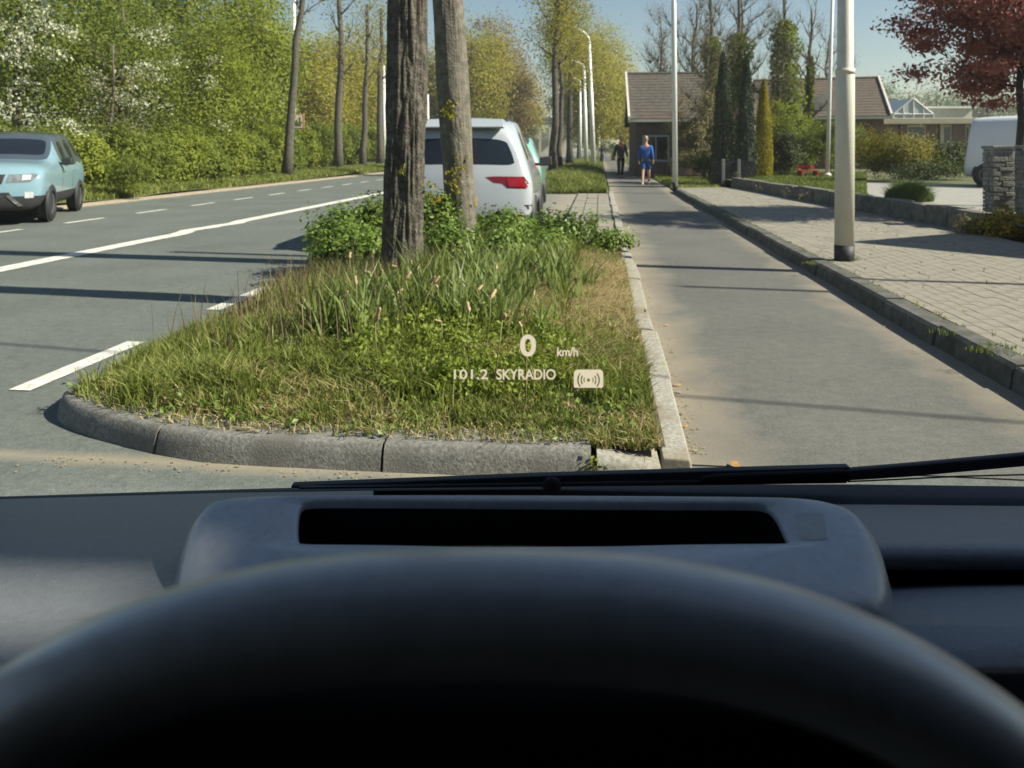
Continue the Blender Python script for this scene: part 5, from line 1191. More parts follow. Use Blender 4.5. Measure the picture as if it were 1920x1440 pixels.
mb = MB(); mb.hexa([(-.58, .20, 1.53), (.58, .20, 1.53), (.56, .46, 1.60), (-.56, .46, 1.60)], [(-.57, .19, 1.565), (.57, .19, 1.565), (.55, .46, 1.665), (-.55, .46, 1.665)]); put('spoiler', mb, M_wp, t, bev=.015)
for s in (-1, 1):
    mb = MB(); mb.tube([(s * .57, .66, 1.62), (s * .57, .80, 1.68), (s * .57, 1.9, 1.69), (s * .55, 2.2, 1.62)], .018, 8); put('roof_rail', mb, M_black, t, True)
mb = MB(); mb.tube([(0, .13, 1.08), (.05, .15, 1.12), (.34, .20, 1.16)], .012, 6); put('rear_wiper', mb, M_black, t)
mirrors(t, 2.75, 1.10, .93, M_dplast)
# sea-green car in front of it
SM = dict(SUV, y=[0, .2, .8, 1.5, 2.25, 2.85, 3.3, 3.75, 3.95], yu=[.24, .45, .9, 1.5, 2.0, 2.8, 3.3, 3.72, 3.88], zt=[1.44, 1.52, 1.54, 1.53, 1.47, 1.02, .98, .92, .82], z3=[1.0, 1.0, .99, .97, .95, .93, .9, .84, .74], wl=[.74, .85, .87, .84], wu=[.58, .6, .61, .61, .6, .68, .7, .68, .64])
M_tp = mat('sea_green_paint', (.17, .36, .32), .3, .03, 2, coat=.7)
c1 = At(934, 300, 15.3); c1.z = 0
t, bvh = car('sea-green parked car mostly hidden ahead of the white car', c1, -.07, M_tp, SM, M_dplast, ((.70, 3.15),), .31, .76)
for s in (-1, 1): patch(bvh, [(s * a, b) for a, b in [(.52, .84), (.80, .84), (.80, 1.02), (.60, 1.02)]], 'rear', .006, 'tail_light', mat('bright_lens', (.75, .25, .2), .1, .3, 12, coat=.8), t)
# light blue oncoming car
SB = dict(SUV, si=.028, wi=.03, y=[0, .22, .80, 1.55, 2.25, 2.80, 3.3, 3.85, 4.08], yu=[.34, .55, .95, 1.5, 1.98, 2.72, 3.25, 3.78, 3.98], zt=[1.50, 1.58, 1.60, 1.59, 1.53, 1.07, 1.05, 1.00, .90], z3=[1.02, 1.02, 1.0, .97, .95, .95, .95, .92, .80], wl=[.78, .87, .89, .86], wu=[.58, .60, .61, .61, .60, .70, .74, .72, .70], ws=[.97, 1, 1, 1, 1, 1, 1, .99, .93], z0=.24, pillar=2)
M_bp = mat('light_blue_paint', (.195, .315, .375), .28, .03, 2, coat=.8)
fw = G(88, 415); hd = Vector((.335, -.942, 0)).normalized(); lf = Vector((-hd.y, hd.x, 0))
org = fw - lf * .80 - hd * 3.28; org.z = 0
t, bvh = car('light blue car with dark roof driving towards us in the far lane', org, math.atan2(hd.y, hd.x) - PI / 2, M_bp, SB, mat('dark_blue_roof', (.055, .072, .092), .25, .05, 3, coat=.7), ((.74, 3.28),), .335, .79)
link('belt', bpy.data.meshes.new('belt'), None, t) if False else None
patch(bvh, [(-.30, .70), (.30, .70), (.34, .86), (-.34, .86)], 'front', .006, 'grille', M_black, t)
for x in (-.24, -.08, .08, .24): patch(bvh, [(x - .012, .705), (x + .012, .705), (x + .012, .855), (x - .012, .855)], 'front', .014, 'grille_bar', M_chrome, t)
M_lamp = mat('headlamp_lens', (.55, .58, .58), .06, .2, 12, spec=.8, coat=1.0)
for s in (-1, 1):
    q = lambda P: [(s * a, b) for a, b in P]
    o = patch(bvh, q([(.36, .72), (.70, .73), (.83, .87), (.38, .86)]), 'front', .006, 'headlight', mat('lamp_housing', (.16, .18, .19), .15, .3, 14, coat=1), t)
    patch(bvh, q([(.58, .76), (.70, .77), (.70, .85), (.58, .85)]), 'front', .014, 'lens', M_lamp, o)
    patch(bvh, q([(.62, .46), (.74, .46), (.74, .56), (.62, .56)]), 'front', .006, 'fog_light', M_lamp, t)
    patch(bvh, q([(.36, .50), (.41, .52), (.60, .33), (.53, .32)]), 'front', .012, 'bumper_strip', M_chrome, t)
patch(bvh, [(-.56, .31), (.56, .31), (.40, .56), (-.40, .56)], 'front', .004, 'lower_grille', M_black, t)
patch(bvh, [(-.26, .42), (.26, .42), (.26, .53), (-.26, .53)], 'front', .016, 'number_plate', M_plate, t)
for y0, y1 in ((1.42, 1.44), (2.36, 2.38)): 
    for a in ('left', 'right'): patch(bvh, [(y0, .42), (y1, .42), (y1, .98), (y0, .98)], a, .002, 'panel_gap', M_black, t)
for y0 in (1.50, 2.42 - .9 + .02):
    pass
for y0 in (1.46, 2.22):
    for a in ('left', 'right'): patch(bvh, [(y0 - .18, .86), (y0 - .02, .86), (y0 - .02, .885), (y0 - .18, .885)], a, .014, 'door_handle', M_bp, t)
mirrors(t, 2.36, 1.06, .86, M_black)
# white panel van in the drive
VAN = dict(SUV, y=[0, .16, .9, 1.9, 2.7, 3.35, 3.8, 4.2, 4.4], yu=[.16, .30, .9, 1.9, 2.5, 3.25, 3.75, 4.15, 4.3], zt=[1.74, 1.80, 1.82, 1.82, 1.76, 1.16, 1.08, 1.0, .86], z3=[1.0, 1.0, 1.0, 1.0, 1.0, 1.0, .95, .88, .75], wu=[.74, .76, .78, .78, .74, .74, .74, .72, .66], wl=[.84, .90, .91, .90], glass=(3,), z0=.26)
v0 = G(1803, 350, zg); 
t, bvh = car('white panel van parked in the driveway behind the gate pillars', (v0.x + .62, v0.y + .75, zg), -2.3, mat('white_van_paint', (.62, .64, .67), .35, .03, 2, coat=.4), VAN, None, ((.62, 3.4),), .32, .82, None, 'van', 'van', mat('van_lower', (.55, .57, .60), .5, .05, 3))
for a in ('left', 'right'):
    patch(bvh, [(.15, .93), (2.5, .93), (2.5, .965), (.15, .965)], a, .006, 'door_rail', mat('rail_grey', (.22, .27, .27), .6, .1, 4), t)
    patch(bvh, [(1.28, .30), (1.295, .30), (1.295, 1.66), (1.28, 1.66)], a, .002, 'panel_gap', M_black, t)
for s in (-1, 1): patch(bvh, [(s * .72, .75), (s * .84, .75), (s * .84, 1.15), (s * .72, 1.15)], 'rear', .006, 'tail_light', M_red, t)

# ================================================================ PEOPLE
def skinned(name, joints, bones, m, parent, levels=2, root=0):
    me = bpy.data.meshes.new(name); me.from_pydata([j[0] for j in joints], bones, []); me.update()
    def ex(o):
        o.modifiers.new('skin', 'SKIN'); sv = o.data.skin_vertices[0].data
        for i, j in enumerate(joints): sv[i].radius = (j[1], j[2] if len(j) > 2 else j[1]); sv[i].use_root = i == root
    out = subdivided(me, levels, ex)
    for p in out.polygons: p.use_smooth = True
    out.name = name; out.materials.clear(); return link(name, out, m, parent)

def person(label, loc, rz, stride, skin, top_m, leg_m, shoe_m, hair_m, shorts=False, sleeves=True, scale=1.0, extra=None, arm=.18):
    t = thing('person', label, 'person', loc, rz); t.scale = (scale,) * 3
    s = stride; K = lambda x, y, z: (x, y, z)
    # front is -y; the right leg steps forward
    J = [(K(0, 0, .96), .125, .10), (K(0, .01, 1.12), .118, .095), (K(0, .0, 1.32), .145, .10), (K(0, 0, 1.47), .07, .065), (K(0, -.01, 1.54), .05), (K(0, -.02, 1.60), .062, .07), (K(0, -.025, 1.68), .078, .095), (K(0, -.01, 1.745), .062, .075)]
    B = [(i, i + 1) for i in range(7)]
    def chain(root, pts):
        p = root
        for q in pts: J.append(q); B.append((p, len(J) - 1)); p = len(J) - 1
    for sx, d in ((-1, 1), (1, -1)):
        a = d * s
        chain(2, [(K(sx * .19, 0, 1.40), .055), (K(sx * .235, a * .3 * .6 + .03, 1.14), .043), (K(sx * (.25 + arm * .1), a * .3 - .04, .90), .033), (K(sx * (.25 + arm * .1), a * .33 - .06, .82), .032, .022)])
        chain(0, [(K(sx * .095, 0, .90), .088), (K(sx * .10, -a * .45, .50), .058), (K(sx * .10, -a * .9 + (.10 if a < 0 else 0), .09), .040), (K(sx * .105, -a * .9 - .12 + (.10 if a < 0 else 0), .045), .038, .03)])
    b = skinned('body', J, B, skin, t)
    # hands: five fingers each, curled
    for sx, d in ((-1, 1), (1, -1)):
        a = d * s; w = Vector((sx * (.25 + arm * .1), a * .33 - .06, .81)); mb = MB()
        for f in range(4): mb.tube([w + Vector((0, -.03 + f * .019, 0)), w + Vector((-sx * .006, -.032 + f * .02, -.045 + .004 * abs(f - 1))), w + Vector((-sx * .03, -.03 + f * .02, -.075 + .006 * abs(f - 1)))], [.0095, .009, .007], 6)
        mb.tube([w + Vector((0, -.03, .02)), w + Vector((-sx * .02, -.055, -.01)), w + Vector((-sx * .035, -.058, -.035))], [.011, .010, .008], 6); put('hand', mb, skin, t, True)
    # jacket or shirt with sleeves
    J2 = [(K(0, 0, .84), .175, .15), (K(0, .01, 1.08), .165, .138), (K(0, 0, 1.32), .165, .12), (K(0, 0, 1.465), .085, .08)]; B2 = [(0, 1), (1, 2), (2, 3)]
    for sx, d in ((-1, 1), (1, -1)):
        a = d * s; J2 += [(K(sx * .19, 0, 1.40), .072), (K(sx * .235, a * .3 * .6 + .03, 1.14), .060)] + ([(K(sx * (.25 + arm * .1), a * .3 - .04, .91), .046)] if sleeves else []); n0 = len(J2) - (3 if sleeves else 2)
        B2 += [(2, n0), (n0, n0 + 1)] + ([(n0 + 1, n0 + 2)] if sleeves else [])
    skinned('jacket', J2, B2, top_m, t)
    J3 = [(K(0, 0, 1.0), .128, .105), (K(0, 0, .93), .135, .11)]; B3 = [(0, 1)]
    for sx, d in ((-1, 1), (1, -1)):
        a = d * s; n0 = len(J3); J3 += [(K(sx * .098, 0, .86), .105), (K(sx * .10, -a * .43, .53), .088 if shorts else .075)] + ([] if shorts else [(K(sx * .10, -a * .9 + (.10 if a < 0 else 0), .10), .058)])
        B3 += [(1, n0), (n0, n0 + 1)] + ([] if shorts else [(n0 + 1, n0 + 2)])
    skinned('shorts' if shorts else 'trousers', J3, B3, leg_m, t)
    for sx, d in ((-1, 1), (1, -1)):
        a = d * s; y = -a * .9 + (.10 if a < 0 else 0); mb = MB(); mb.hexa([(sx * .105 - .045, y - .19, 0), (sx * .105 + .045, y - .19, 0), (sx * .105 + .04, y + .08, 0), (sx * .105 - .04, y + .08, 0)], [(sx * .105 - .035, y - .16, .06), (sx * .105 + .035, y - .16, .06), (sx * .105 + .035, y + .07, .11), (sx * .105 - .035, y + .07, .11)]); put('shoe', mb, shoe_m, t, bev=.02)
    mb = MB(); mb.lathe([(.001, .105), (.05, .095), (.083, .05), (.090, -.01), (.072, -.06)], (0, 0, 0), 'z', 16); o = put('hair', mb, hair_m, t, True); o.location = (0, .005, 1.70); o.scale = (.92, 1.12, 1)
    for ex in (-.032, .032): mb = MB(); mb.lathe([(.001, -.012), (.010, -.006), (.012, 0), (.010, .006), (.001, .012)], (ex, -.105, 1.665), 'z', 8); put('eye', mb, M_black, t, True)
    mb = MB(); mb.add([(-.014, -.112, 1.625), (.014, -.112, 1.625), (0, -.145, 1.63), (0, -.118, 1.675)], [(0, 1, 2), (0, 2, 3), (1, 3, 2)]); put('nose', mb, skin, t)
    mb = MB(); mb.box((0, -.112, 1.596), (.045, .012, .010)); put('mouth', mb, mat('lip', (.30, .10, .09), .6, .1, 10), t)
    for sx in (-1, 1): mb = MB(); mb.lathe([(.001, -.008), (.022, -.004), (.026, .004), (.001, .01)], (sx * .085, -.005, 1.655), 'x', 8); put('ear', mb, skin, t, True)
    return t
M_skin = mat('skin', (.52, .30, .22), .6, .06, 8)
k1 = G(1164, 334); k2 = G(1211, 346)
t = person('person in dark jacket and black trousers with orange scarf walking towards us', (k1.x, k1.y, 0), .08, .16, M_skin, mat('dark_jacket', (.022, .026, .032), .85, .2, 10), mat('black_trousers', (.014, .014, .015), .85, .2, 10), M_black, mat('grey_blond_hair', (.30, .22, .16), .7, .3, 30), scale=1.04)
mb = MB(); mb.lathe([(.085, 1.44), (.10, 1.47), (.095, 1.51), (.075, 1.53)], (0, -.01, 0), 'z', 14); mb.hexa([(.01, -.16, 1.22), (.10, -.155, 1.22), (.10, -.12, 1.24), (.01, -.12, 1.24)], [(.0, -.12, 1.47), (.09, -.11, 1.47), (.09, -.08, 1.48), (.0, -.08, 1.48)]); put('scarf', mb, mat('orange_scarf', (.55, .17, .09), .85, .15, 20), t, True)
person('person in bright blue top and blue shorts walking on the path', (k2.x, k2.y, 0), PI - .25, .20, M_skin, mat('blue_top', (.022, .095, .36), .8, .12, 10), mat('blue_shorts', (.015, .070, .25), .8, .12, 10), mat('white_shoe', (.62, .60, .58), .7, .1, 10), mat('grey_hair', (.36, .26, .18), .7, .2, 30), shorts=True, sleeves=True, scale=.985)
q = At(525, 332, 36.5); q.z = .12
person('person in black standing half behind the leaning roadside trunk', (q.x, q.y, .12), .3, .10, M_skin, mat('black_coat', (.012, .012, .013), .9, .2, 10), mat('faded_jeans', (.16, .22, .24), .85, .15, 10), M_black, mat('dark_hair', (.03, .022, .018), .7, .2, 30))
# far cyclist
q = G(1128, 309); t = thing('cyclist', 'far cyclist in dark clothes riding towards us on the path', 'cyclist', (q.x, q.y, 0), 0)
person_parts = [([((0, 0, .95), .14, .12), ((0, -.12, 1.25), .15, .11), ((0, -.18, 1.45), .06), ((0, -.20, 1.62), .09, .10), ((-.2, -.2, 1.38), .06), ((-.24, -.42, 1.05), .04), ((.2, -.2, 1.38), .06), ((.24, -.42, 1.05), .04), ((-.1, -.18, .68), .07), ((-.1, -.05, .25), .05), ((.1, -.25, .80), .07), ((.1, -.15, .38), .05)], [(0, 1), (1, 2), (2, 3), (1, 4), (4, 5), (1, 6), (6, 7), (0, 8), (8, 9), (0, 10), (10, 11)])]
skinned('body', person_parts[0][0], person_parts[0][1], mat('dark_clothes', (.03, .036, .045), .85, .2, 8), t)
for y in (-.62, .48):
    mb = MB(); P_ = [(0, y + .33 * math.cos(a), .34 + .33 * math.sin(a)) for a in np.linspace(0, 2 * PI, 25)]; mb.tube(P_, .018, 6); put('wheel', mb, M_black, t, True)
mb = MB(); mb.tube([(0, .48, .34), (0, .05, .30), (0, -.45, .80), (0, .12, .80), (0, .05, .30)], .02, 6); mb.tube([(0, -.62, .34), (0, -.45, .80), (0, -.42, 1.02)], .02, 6); mb.tube([(-.28, -.40, 1.04), (.28, -.40, 1.04)], .015, 6); mb.box((0, .14, .88), (.14, .24, .05)); put('frame', mb, M_dplast, t, True)
# ================================================================ THE CAR WE SIT IN
own = thing('car', 'black car interior with steering wheel, dashboard and head-up display hood', 'car', (0, 0, 0))
def plastic(name, base, rough, bump, spec=.5, bs=900):
    return mat(name, base, rough, .10, 120, bump, bs, spec)
M_dash = plastic('dash_plastic', (.155, .165, .182), .42, .25, .8)
M_hood = plastic('hood_plastic', (.31, .325, .345), .36, .03, 1.0)
M_whl = plastic('wheel_leather', (.46, .47, .49), .34, .06, 1.0, 500); M_whl.node_tree.nodes['Principled BSDF'].inputs['Coat Weight'].default_value = .7; M_whl.node_tree.nodes['Principled BSDF'].inputs['Coat Roughness'].default_value = .25
M_cowl = plastic('cowl_plastic', (.016, .020, .026), .55, .1, .35)
M_dark = plastic('dark_plastic', (.006, .006, .007), .8, .05, .12)
M_cloth = mat('seat_cloth', (.02, .02, .022), .95, .2, 60)

def grid(name, rows, m, parent, smooth=True):
    "rows of 3-D points, same count each"
    k = len(rows[0]); V = [p for r_ in rows for p in r_]; F_ = [(i * k + j, i * k + j + 1, (i + 1) * k + j + 1, (i + 1) * k + j) for i in range(len(rows) - 1) for j in range(k - 1)]
    mb = MB(); mb.add(V, F_); return put(name, mb, m, parent, smooth)
def row(pts, d, n=24):
    "pts: (x, y) photo points of a line at distance d (number or list)"
    xs = [p[0] for p in pts]; ys = [p[1] for p in pts]; X = np.linspace(xs[0], xs[-1], n); ds = d if hasattr(d, '__len__') else [d] * len(pts)
    return [At(x, float(np.interp(x, xs, ys)), float(np.interp(x, xs, ds))) for x in X]
# left dashboard with its rounded front lip, and the panel below
dl = [row([(-700, 940), (0, 936), (420, 924), (700, 920)], 1.02), row([(-700, 968), (0, 962), (420, 950), (700, 950)], .95), row([(-700, 1030), (0, 1020), (400, 1000), (700, 1000)], .84), row([(-700, 1115), (0, 1102), (360, 1072), (700, 1072)], .735), row([(-700, 1165), (0, 1150), (360, 1108), (700, 1108)], .690),
      row([(-700, 1200), (0, 1184), (330, 1128), (700, 1128)], .665), row([(-700, 1212), (0, 1196), (330, 1138), (700, 1138)], .662), row([(-700, 1224), (0, 1206), (330, 1146), (700, 1146)], .672), row([(-700, 1226), (0, 1206), (330, 1144), (700, 1144)], .70)]
dash = grid('dashboard', dl, M_dash, own)
grid('lower_panel', [row([(-700, 1100), (0, 1100), (400, 1100)], .78), row([(-700, 1250), (0, 1232), (180, 1206), (400, 1180)], .60), row([(-700, 1256), (0, 1238), (180, 1212), (400, 1186)], .594), row([(-700, 1340), (0, 1330), (400, 1290)], .55), row([(-700, 1700), (0, 1700), (400, 1700)], .50)], M_dash, own)
# right dashboard: top pad, recess, lower shelf
dr = [row([(1500, 946), (1640, 946), (1920, 949), (2900, 960)], 1.00), row([(1500, 985), (2900, 995)], .91), row([(1500, 1016), (1920, 1019), (2900, 1026)], .845), row([(1500, 1028), (1920, 1031), (2900, 1038)], .832), row([(1500, 1048), (1920, 1052), (2900, 1058)], .826), row([(1500, 1066), (1920, 1068), (2900, 1072)], .832), row([(1500, 1070), (1920, 1070), (2900, 1074)], .90)]
grid('dash_pad', dr, M_dash, own)
grid('dash_recess', [row([(1500, 1050), (2900, 1055)], .92), row([(1500, 1160), (2900, 1165)], .915)], M_dark, own, False)
grid('dash_shelf', [row([(1500, 1092), (2900, 1080)], .90), row([(1500, 1120), (1660, 1112), (1780, 1104), (1920, 1101), (2900, 1098)], .80), row([(1500, 1128), (1660, 1120), (1780, 1110), (1920, 1107), (2900, 1104)], .792), row([(1500, 1178), (1700, 1172), (1920, 1176), (2900, 1180)], .70), row([(1500, 1250), (1920, 1250), (2900, 1250)], .665), row([(1500, 1500), (2900, 1500)], .63), row([(1500, 1900), (2900, 1900)], .60)], M_dash, own)
# head-up display hood: rounded top with an open slot
def inv(y): return 1 / (1 / .80 + (y - 925) / 195 * (1 / .665 - 1 / .80))
def chaikin(P, n=3):
    P = np.array(P, float)
    for _ in range(n): Q = np.roll(P, -1, 0); P = np.stack([P * .75 + Q * .25, P * .25 + Q * .75], 1).reshape(-1, 2)
    return P
def resample(P, n):
    P = np.vstack([P, P[:1]]); d = np.r_[0, np.cumsum(np.linalg.norm(np.diff(P * np.array([1, 3]), axis=0), axis=1))]; s = np.linspace(0, d[-1], n, endpoint=False); return np.stack([np.interp(s, d, P[:, 0]), np.interp(s, d, P[:, 1])], 1)
n = 160
outer = resample(chaikin([(400, 938), (430, 931), (600, 928), (960, 928), (1400, 931), (1530, 934), (1585, 948), (1612, 975), (1630, 1020), (1636, 1065), (1632, 1100), (1605, 1128), (1400, 1138), (960, 1140), (500, 1138), (380, 1132), (350, 1108), (352, 1070), (366, 1010), (382, 960)]), n)
slot = resample(chaikin([(562, 952), (566, 942), (585, 938), (700, 938), (960, 940), (1300, 942), (1415, 942), (1440, 946), (1455, 962), (1468, 990), (1479, 1014), (1472, 1019), (1440, 1019), (1200, 1019), (960, 1020), (700, 1020), (585, 1020), (566, 1019), (560, 1008), (559, 975)], 2), n)
def by_angle(P, c=(1012, 985)):
    X_ = (P[:, 0] - c[0]) / 560; Y_ = (P[:, 1] - c[1]) / 75; a = np.arctan2(Y_, X_); rr_ = np.hypot(X_, Y_); k = np.argsort(a); g_ = np.linspace(-PI, PI, n, endpoint=False)
    q = np.interp(g_, a[k], rr_[k], period=2 * PI); return np.stack([c[0] + 560 * q * np.cos(g_), c[1] + 75 * q * np.sin(g_)], 1)
n = 320; outer = by_angle(resample(outer, 2000)); slot = by_angle(resample(slot, 2000))
P3 = lambda P, dz=0, sc=1.0: [At(x, y, inv(y)) + Vector((0, 0, dz)) for x, y in P]
oc = sum((Vector(p) for p in P3(outer)), Vector()) / n
def expand(ps, e, dz): return [Vector((p.x + (p.x - oc.x) / max(.05, (Vector((p.x - oc.x, (p.y - oc.y) * 3, 0))).length) * e, p.y + (p.y - oc.y) * 3 / max(.05, (Vector((p.x - oc.x, (p.y - oc.y) * 3, 0))).length) * e * .7, p.z + dz)) for p in ps]
o3, s3 = P3(outer), P3(slot)
mid = [a.lerp(b, .5) + Vector((0, 0, .002)) for a, b in zip(s3, o3)]
rings = [[p + Vector((0, 0, -.0085)) for p in s3], [p + Vector((0, 0, -.005)) for p in s3], [a.lerp(b, .015) + Vector((0, 0, -.002)) for a, b in zip(s3, o3)], [a.lerp(b, .05) for a, b in zip(s3, o3)], mid, [a.lerp(b, .92) for a, b in zip(s3, o3)], expand(o3, .004, -.003), expand(o3, .013, -.013), expand(o3, .018, -.032), expand(o3, .018, -.058), expand(o3, .010, -.064)]
mb = MB(); V = [p for r_ in rings for p in r_]; mb.add(V, [(i * n + j, i * n + (j + 1) % n, (i + 1) * n + (j + 1) % n, (i + 1) * n + j) for i in range(len(rings) - 1) for j in range(n)])
hood = put('display_hood', mb, M_hood, own, True)
mb = MB(); w2 = [[p + Vector((0, 0, -.008)) for p in s3], [p + Vector((0, 0, -.05)) for p in s3], [p + Vector((0, 0, -.09)) for p in s3]]
mb.add([p for r_ in w2 for p in r_], [(i * n + (j + 1) % n, i * n + j, (i + 1) * n + j, (i + 1) * n + (j + 1) % n) for i in range(2) for j in range(n)] + [tuple(2 * n + j for j in range(n))]); put('projector_slot', mb, M_dark, hood, True)
mb = MB(); r1_ = expand(o3, .008, -.060); r2_ = expand(o3, .000, -.095); r3_ = expand(o3, -.01, -.2); mb.add(r1_ + r2_ + r3_, [(i * n + j, i * n + (j + 1) % n, (i + 1) * n + (j + 1) % n, (i + 1) * n + j) for i in range(2) for j in range(n)]); put('hood_base', mb, M_dark, own, True)
hb = BVHTree.FromPolygons([v.co for v in hood.data.vertices], [tuple(p.vertices) for p in hood.data.polygons]); V = []; k = 9; eye = Vector((0, 0, H))
for i in range(k):
    for j in range(k):
        fx, fy = j / (k - 1), i / (k - 1); rr = max(0, abs(fx - .5) + abs(fy - .5) - .88) * .5
        x = 1490 + 54 * (fx + (.5 - fx) * rr) + 8 * fy; y = 961 + 51 * (fy + (.5 - fy) * rr); d = At(x, y, 1) - eye; h = hb.ray_cast(eye, d.normalized()); V.append(h[0] - d.normalized() * .0006 if h[0] else At(x, y, inv(y)))
mb = MB(); mb.add(V, [(i * k + j, i * k + j + 1, (i + 1) * k + j + 1, (i + 1) * k + j) for i in range(k - 1) for j in range(k - 1)]); put('light_sensor', mb, plastic('sensor_plastic', (.30, .305, .295), .5, .02, .5), hood, True)
mb = MB(); r = random.Random(5)
for _ in range(110):
    x = r.uniform(0, 340); y = r.uniform(955, 1095); d = 1 / np.interp(y, [936 + .0, 1102], [1 / 1.02, 1 / .735]); p = At(x, y, d) + Vector((0, 0, .004)); q = r.uniform(.00015, .0004); mb.box(p, (q * 2, q * 2, q))
put('dust', mb, mat('dust_speck', (.55, .53, .48), .9, .1, 10), own, kind='stuff')
# black structure under everything
mb = MB(); mb.box((.36, .82, .62), (2.2, .36, .30)); mb.box((.36, .98, .70), (2.2, .10, .20)); put('bulkhead', mb, M_dark, own)
mb = MB(); mb.box((0, .36, .79), (.52, .03, .49)); put('instrument_cluster', mb, M_dark, own, bev=.03)
# cowl, windscreen seal, wipers
grid('cowl', [row([(-900, 950), (0, 931), (420, 918), (560, 914), (1000, 909), (1600, 908), (1920, 912), (3000, 925)], 1.09, 60), row([(-900, 956), (0, 937), (420, 924), (560, 922), (1000, 918), (1600, 930), (1920, 932), (3000, 945)], 1.06, 60), row([(-900, 990), (0, 975), (420, 960), (1000, 950), (1600, 956), (1920, 960), (3000, 975)], 1.04, 60), row([(-900, 1100), (3000, 1100)], 1.03, 60)], M_cowl, own)
wp = bpy.data.objects.new('wiper', None); COL.objects.link(wp); wp.parent = own
D = 1.055
def bar(name, top, bot, d, th, m, bev=.003):
    mb = MB(); k = len(top); f = [At(x, y, d) for x, y in top + bot[::-1]]; mb.prism([tuple(p) for p in f], (0, th, 0)); return put(name, mb, m, wp, bev=bev)
bar('wiper_blade', [(545, 911), (800, 901), (1000, 893), (1310, 884), (1595, 876)], [(545, 916), (800, 914), (1000, 912), (1310, 908), (1595, 904)], D, .014, M_cowl)
bar('blade_rubber', [(560, 914), (1310, 903), (1588, 900)], [(560, 917), (1310, 910), (1588, 906)], D - .006, .006, M_black, 0)
bar('arm_joint', [(1318, 897), (1345, 893), (1592, 884)], [(1312, 906), (1345, 908), (1592, 903)], D - .012, .012, M_dark)
bar('wiper_arm', [(1588, 882), (1700, 873), (1920, 853), (2150, 829)], [(1588, 903), (1700, 896), (1920, 876), (2150, 852)], D - .004, .012, M_cowl)
mb = MB(); mb.tube([At(1590, 903, D), At(1700, 898, D), At(1800, 893, D), At(1920, 890, D), At(2150, 884, D)], .0011, 6); put('washer_hose', mb, M_black, wp, True)
mb = MB(); mb.lathe([(.001, .012), (.010, .010), (.013, 0)], At(1035, 914, 1.03), 'z', 14); put('wiper_nut', mb, M_dark, wp, True)
# steering wheel
A_, B_, TR, TH = .190, .172, .0152, math.radians(6); top_d = .205; n = 180; ne = 2.42; cx = (905 - CX) / F * top_d
upv = Vector((0, math.sin(TH), math.cos(TH))); ctr = Vector((cx, top_d, H - (1045 - HZ) / F * top_d - TR * .99)) - upv * B_
def wpt(t, a=A_, b=B_): c, s = math.cos(t), math.sin(t); return ctr + Vector((1, 0, 0)) * a * math.copysign(abs(c) ** (2 / ne), c) + upv * b * math.copysign(abs(s) ** (2 / ne), s)
P_ = [wpt(2 * PI * k / n) for k in range(n)]; V = []; m_ = 20; fwd = Vector((0, math.cos(TH), -math.sin(TH)))
for k in range(n):
    tg = (P_[(k + 1) % n] - P_[k - 1]).normalized(); nr = tg.cross(fwd).normalized()
    for j in range(m_): q = 2 * PI * j / m_; V.append(P_[k] + (nr * math.cos(q) * TR * 1.0 + fwd * math.sin(q) * TR * 1.12))
mb = MB(); mb.add(V, [(k * m_ + j, k * m_ + (j + 1) % m_, ((k + 1) % n) * m_ + (j + 1) % m_, ((k + 1) % n) * m_ + j) for k in range(n) for j in range(m_)])
sw = put('steering_wheel', mb, M_whl, own, True)
mb = MB(); pts = [wpt(2 * PI * k / 40, .075, .062) for k in range(40)]; mb.prism([tuple(p + fwd * .01) for p in pts], fwd * .06); put('airbag_pad', mb, M_dark, sw, True, bev=.012)
for a in (PI * 1.02, -PI * .02, -PI / 2):
    mb = MB(); p, q = wpt(a, .06, .05), wpt(a); d = (q - p).normalized(); s = d.cross(fwd).normalized() * .022
    mb.hexa([p - s + fwd * .02, p + s + fwd * .02, p + s + fwd * .045, p - s + fwd * .045], [q - s * .8 - fwd * .006, q + s * .8 - fwd * .006, q + s * .8 + fwd * .010, q - s * .8 + fwd * .010]); put('spoke', mb, M_dark, sw, bev=.005)
mb = MB(); mb.tube([ctr + fwd * .18 - Vector((0, 0, .12)), ctr + fwd * .5 - Vector((0, 0, .22))], .045, 16); put('steering_column', mb, M_dark, own, True)
# cabin shell: roof with a glass strip added for light, pillars, doors, seats
mb = MB()
def slab(x0, x1, y0, y1, z=1.45, th=.04): mb.box(((x0 + x1) / 2, (y0 + y1) / 2, z + th / 2), (x1 - x0, y1 - y0, th))
slab(-.78, 1.5, .27, .34, 1.48); slab(-.78, -.70, .19, .27, 1.48); slab(1.42, 1.5, .19, .27, 1.48); slab(-.78, 1.5, -2.2, .19, 1.48)
roof = put('roof', mb, M_dark, own)
M_clear = bpy.data.materials.new('clear_glass'); M_clear.use_nodes = True; nt = M_clear.node_tree; nt.nodes.remove(nt.nodes['Principled BSDF']); tb = nt.nodes.new('ShaderNodeBsdfTransparent'); tb.inputs['Color'].default_value = (.925, .94, .905, 1); nt.links.new(tb.outputs[0], nt.nodes['Material Output'].inputs['Surface'])
mb = MB()
for x in (-.80, 1.52): mb.hexa([(x - .04, 1.02, .80), (x + .04, 1.02, .80), (x + .04, 1.14, .80), (x - .04, 1.14, .80)], [(x - .04, .25, 1.50), (x + .04, .25, 1.50), (x + .04, .34, 1.50), (x - .04, .34, 1.50)])
for x in (-.80, 1.52): mb.box((x, -.26, 1.2), (.06, .14, .55))
put('pillar', mb, M_dark, own)
for x in (-.80, 1.52):
    mb = MB(); mb.box((x, -.6, .64), (.08, 3.3, .68)); put('door', mb, M_dark, own, bev=.02)
mb = MB()
